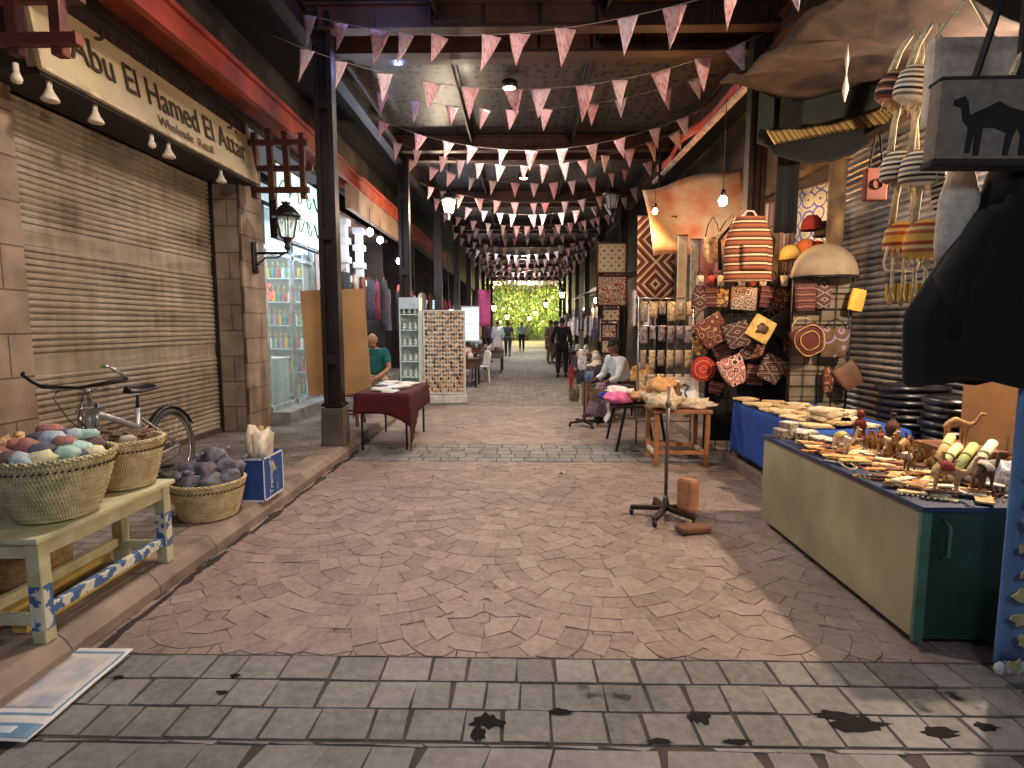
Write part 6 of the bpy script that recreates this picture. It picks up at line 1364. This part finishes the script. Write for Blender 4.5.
def garm(loc,rz,c,label,grp,s=1):
    d=dup(g0,loc,rz,label,grp,s); remat(d.children[0] if 'garment_body' in d.children[0].name else d.children[1],M_far[c]); return d
n=0
for k in range(2,9):
    y0=2.3+4.2*k
    for j in range(6):
        garm((-2.75-.1*(j%2),y0+.45+j*.66,2.35+U(-.1,.15)),PI/2+U(-.3,.3),(j*3+k)%10,'garment hanging in the receding rows on the left beyond the display board','garments on the left stalls')
        garm((2.75+.1*(j%2),y0+.45+j*.66,2.35+U(-.1,.15)),PI/2+U(-.3,.3),[3,6,7,8,3,9][(j+k)%6],'garment hanging in the receding rows on the right beyond the tent-work panels','garments on the right stalls')
for k in range(3,9):
    y0=2.3+4.2*k
    for j in range(6):
        garm((-2.45,y0+.6+j*.6,1.75+U(-.2,.2)),PI/2+U(-.4,.4),(j*7+k)%10,'garment hanging in the receding rows on the left beyond the display board','garments on the left stalls',.85)
        garm((2.5,y0+.6+j*.6,1.95+U(-.2,.25)),PI/2+U(-.4,.4),[7,3,5,6,3,8][(j+2*k)%6],'garment hanging in the receding rows on the right beyond the tent-work panels','garments on the right stalls',.85)
for j in range(5): garm((-3.3,10.5+j*.55,2.55),PI/2+U(-.3,.3),[8,6,9,2,4][j],'dark garment hanging inside the second left shop behind the man in green','garments in the second left shop')
bpy.data.objects.remove(g0.children[0]); 
for ch in list(g0.children): bpy.data.objects.remove(ch)
bpy.data.objects.remove(g0)
def farstall(x,y,s,label,k,L=1.6,W=.75,c=(70,50,40)):
    t=thing('stall_table',label,'table',(x,y,0)); b=MB(); b.box((0,0,.68),(W,L,.04)); b.build('tabletop',mat('st_%d'%(c[0]),c,.8),t)
    for sx in (-1,1):
        for sy in (-1,1): b=MB(); b.box((sx*(W/2-.05),sy*(L/2-.06),.33),(.05,.05,.66)); b.build('leg',M_darksteel,t)
    b=MB(); b.box((0,0,.56),(W-.02,L-.02,.2)); b.build('skirt_panel',mat('sk_%d'%k,[(90,64,50),(110,104,100),(60,54,60),(130,60,56)][k%4],.85),t)
    return t
gd=[mat('gd_%d'%i,c,.6,0,.2,20) for i,c in enumerate([(206,196,180),(160,110,70),(90,60,50),(226,226,226),(180,60,50),(90,120,150)])]
gb=[]
for k in range(3):
    b=MB()
    if k==0: b.lathe([(.06,0),(.09,.05),(.07,.14),(.04,.18),(.05,.2)],n=12)
    elif k==1: b.ball((0,0,.07),(.11,.09,.08),12,jit=.5,seed=5)
    else: b.box((0,0,.05),(.2,.14,.1))
    gb.append(b.build('ware',gd[k]))
wn=0
def wares(x,y,L,W,n,z,label,grp):
    global wn
    for i in range(n):
        o=gb[i%3].copy(); C.objects.link(o)
        o.location=(x+U(-.4,.4)*W,y-L*.45+L*.9*(i+.5)/n,z); o.rotation_euler=(0,0,U(0,6)); o.scale=(U(.7,1.3),)*3; wn+=1
        if i%2: remat(o,gd[wn%6])
        tag(o,label,'ware',grp)
sl=[(-1.35,14.0,'small dark table just past the ornament board on the left'),(-1.0,18.6,'brown table with legs standing out in the street on the left'),(-1.75,16.5,'left stall table behind the brown street table'),(-1.9,21.5,'left stall table past the brown street table'),(-1.9,25.5,'distant left stall table beside the robed person'),(-1.9,30,'far left stall table before the trees'),(-1.9,35,'farthest left stall table')]
for k,(x,y,l) in enumerate(sl):
    farstall(x,y,-1,l,k,1.0 if k==0 else 1.4,.5 if k==0 else .7); wares(x,y,1.2,.6,7,.7,'small ware on the '+l,'wares on the '+l)
sr=[(1.75,12.0,'right stall table beyond the seated pale-shirted person'),(1.7,14.6,'right stall table behind the person in black'),(1.8,18.2,'right stall table past the person in black'),(1.8,22.4,'distant right stall table beside the brown-coated person'),(1.8,26.5,'far right stall table below the lit lanterns'),(1.8,31,'right stall table near the street end'),(1.8,36,'farthest right stall table')]
for k,(x,y,l) in enumerate(sr):
    farstall(x,y,1,l,k+1,1.7,.8); wares(x,y,1.5,.7,9,.7,'small ware on the '+l,'wares on the '+l)
for o in gb: bpy.data.objects.remove(o)
# white plastic chair on the left
t=thing('plastic_chair','white plastic chair beside the tall ornament board','chair',(-1.15,14.9,0),R(-60)); b=MB(); b.box((0,0,.43),(.42,.4,.03)); b.build('seat',M_white,t,bev=.01)
b=MB(); b.grid(lambda u,v:(.21*math.cos(PI*u),.18+.05*v,.45+.42*v*(.7+.3*math.sin(PI*u))),12,6); b.build('backrest',M_white,t,solid=.02)
for sx in (-1,1):
    for sy in (-1,1): b=MB(); b.bar((sx*.2,sy*.19,0),(sx*.18,sy*.17,.43),.035); b.build('leg',M_white,t)
t=thing('red_chair','dark red chair between the display tower and ornament board','chair',(-1.95,11.9,0),R(20)); b=MB(); b.box((0,0,.43),(.42,.4,.05)); b.build('seat',M_redc,t,bev=.01); b=MB(); b.lathe([(.21,-.02),(.22,0),(.21,.02)],n=24); b.v=[Vector((v.x,.2+v.z,.78+v.y)) for v in b.v]; b.build('backrest',M_redc,t)
for sx in (-1,1):
    for sy in (-1,1): b=MB(); b.tube([(sx*.19,sy*.18,0),(sx*.18,sy*.17,.43)],.013,6); b.build('leg',M_blackp,t)
b=MB(); b.tube([(-.15,.2,.4),(-.15,.2,.7)],.012,6); b.tube([(.15,.2,.4),(.15,.2,.7)],.012,6); b.build('back_frame',M_blackp,t)
for i,(px,y0,y1,Y,w) in enumerate(((470,306,342,21.5,.7),(433,300,309,17.2,.5))):
    p=at(px,y0,Y); h=p.z-at(px,y1,Y).z
    t=thing('lit_showcase',['pale cyan lit showcase among the far left stalls','small lit sign box above the ornament board on the far left'][i],'showcase',(p.x,Y,p.z-h)); b=MB(); b.box((0,.1,h/2),(w,.2,h)); b.build('case',M_white,t); b=MB(); b.box((0,-.005,h/2),(w*.9,.008,h*.9)); b.build('lit_face',emit('showcase_face',(196,232,244),1.6),t)
    b=MB(); [b.box((0,-.012,h*k/4),(w*.92,.01,.02)) for k in range(1,4)]; b.build('shelf_edges',M_chrome,t)
# white bulbs along the far stalls
for i,(px,py,Y) in enumerate(((451,312,18),(470,318,24),(478,312,27))):
    bulb('%s of the three white bulbs over the far left stalls'%['nearest','middle','farthest'][i],at(px,py,Y),30,(225,235,255),.6,.09,40,col=(235,240,255))
for i,(px,py,Y) in enumerate(((596,300,20),(585,309,26))):
    bulb('%s of the two white bulbs over the far right stalls'%['nearer','farther'][i],at(px,py,Y),34,(255,226,190),.6,.08,40,col=(255,240,220))
# right awning strip (pale canvas edges)
for i,(y,z) in enumerate(((13.5,3.0),(18.5,3.0),(23.5,3.0))):
    b=MB(); b.grid(lambda u,v:(2.35+1.2*u,y+4.2*v,z-.25*(1-u)+.03*math.sin(9*v)),6,12); tag(b.build('awning',mat('awning_pale',(170,160,150),.8),solid=.01,org=(2.8,y+2,z)),'%s pale canvas awning over the right stalls'%['nearest','middle','farthest'][i],'awning')
# pink banner far left, at the street end
hanging('banner','pink and white banner hanging above the far left stalls','banner',at(484,290,22),.5,1.4,mat('pink_banner',(214,90,140),.8,0,.1),0,.006,.04,1)
# trees and lit greenery at the end of the street
M_leaf=mat('leaf_green',(60,96,44),.7,0,.3,1.2,c2=(150,166,84)); M_bark=mat('bark',(90,70,52),.9)
def tree(label,x,y,h,r,seed):
    t=thing('leafy_tree',label,'tree',(x,y,0)); rd=random.Random(seed); b=MB(); b.tube([(0,0,0),(.1,0,h*.3),(-.1,.1,h*.6)],.14,8,rs=[.16,.12,.07])
    for k in range(5): a=k*1.3; b.tube([(0,0,h*.4),(r*.5*math.cos(a),r*.5*math.sin(a),h*.7)],.05,6,rs=[.07,.03])
    b.build('trunk',M_bark,t); b=MB()
    for k in range(2600):
        u=Vector((rd.gauss(0,1),rd.gauss(0,1),rd.gauss(0,1))).normalized()*(rd.random()**.4); c=Vector((u.x*r,u.y*r,h*.52+u.z*h*.48)); q=Euler((rd.uniform(0,6),rd.uniform(0,6),rd.uniform(0,6))).to_matrix(); s=rd.uniform(.08,.17)
        b.add([c+q@Vector(v) for v in ((-s,0,0),(0,-s*.4,.02),(s,0,0),(0,s*.4,.02))],[(0,1,2,3)],0)
    b.build('foliage',M_leaf,t); return t
for i,(x,y,h,r) in enumerate(((-4.6,51.5,6,1.9),(-1.2,53,6.5,1.9),(2.2,52.5,6,1.8),(5.4,51.5,6,1.8),(.4,58.5,8,2.4),(-5.6,58.5,8,2.6),(6,58.5,8,2.6))):
    tree('lit green tree closing the street end, %s'%['front left','front left of centre','front right of centre','front right','rear centre','rear left','rear right'][i],x,y,h,r,i)
b=MB(); b.box((0,60,4),(30,.4,8)); struct('wall_back',b,mat('end_wall',(84,92,72),.9))
for i in range(26):
    z=U(1.5,4.2); r_=U(.045,.1); fl=thing('fairy_light','small glowing light hanging before the trees at the street end','light',(-3.6+7.2*((i*7)%26)/26,U(46.5,48),z),0,'lights before the end trees')
    b=MB(); b.ball((0,0,0),(r_,r_,r_*1.1),10); b.build('globe',emit('fairy_globe',(255,226,130),6),fl); b=MB(); b.tube([(0,0,r_),(0,0,4.93-z)],.012,5); b.build('cord',M_blackp,fl)
# ================================================================ light
for x,y,p in ((-2.8,49.2,1100),(.5,49.6,1500),(3.6,49.2,1100),(-2,55.5,1200),(3.2,55.5,1200)): light('POINT',(x,y,3.4),p,(255,240,176),.3)
light('POINT',at(449,216,12)+Vector((0,-.35,.0)),140,(255,232,200),.12)
def added_downlight(label,x,y,z,p,c,up=0):  # downlights and their fixtures are added to brighten the street
    t=thing('added_ceiling_lamp',label,'lamp',(x,y,z)); b=MB(); b.lathe([(.09,0),(.11,.03),(.11,.09),(.05,.12)],n=18); b.build('housing',M_blackp,t); b=MB(); b.lathe([(0,-.012),(.07,-.01),(.088,0)],n=18,cap=False); b.build('lens',emit('lens_warm',(255,226,190),20),t)
    b=MB(); b.tube([(0,0,.11),(0,0,4.93-z)],.01,6); b.build('drop_rod',M_blackp,t)
    light('SPOT',(0,0,-.03),p,c,.12,(0,0,0),spot=R(165),parent=t)
added_downlight('added downlight under the first roof bay brightening the left wall and paving',-1.1,3.7,4.6,430,(255,236,222))  # added to throw more warm light on the left wall
added_downlight('added downlight hanging under the second roof bay',-.2,8.2,4.8,520,(255,238,222))
added_downlight('added downlight hanging under the fourth roof bay',.0,13.0,4.8,650,(255,240,226))
added_downlight('added downlight hanging under the fifth roof bay',.0,19.5,4.8,900,(244,246,255))
added_downlight('added downlight hanging under the seventh roof bay',.0,27,4.8,1100,(246,250,246))
added_downlight('added downlight hanging under the ninth roof bay',.0,35,4.8,1500,(250,250,236))
added_downlight('farthest added downlight hanging at the street end',.0,43,4.8,1800,(255,250,226))
light('POINT',(-.85,8.4,4.62),9,(255,236,210),.06)
light('POINT',(-1.6,7.5,4.75),9,(150,170,255),.05)
light('POINT',(-1.5,5.6,4.75),14,(150,170,255),.05)
light('POINT',(.3,-1.5,3.2),170,(226,236,255),.35)
w=bpy.data.worlds.new('world'); SC.world=w; w.use_nodes=True; bg=w.node_tree.nodes['Background']; bg.inputs[0].default_value=(.6,.62,.7,1); bg.inputs[1].default_value=.2
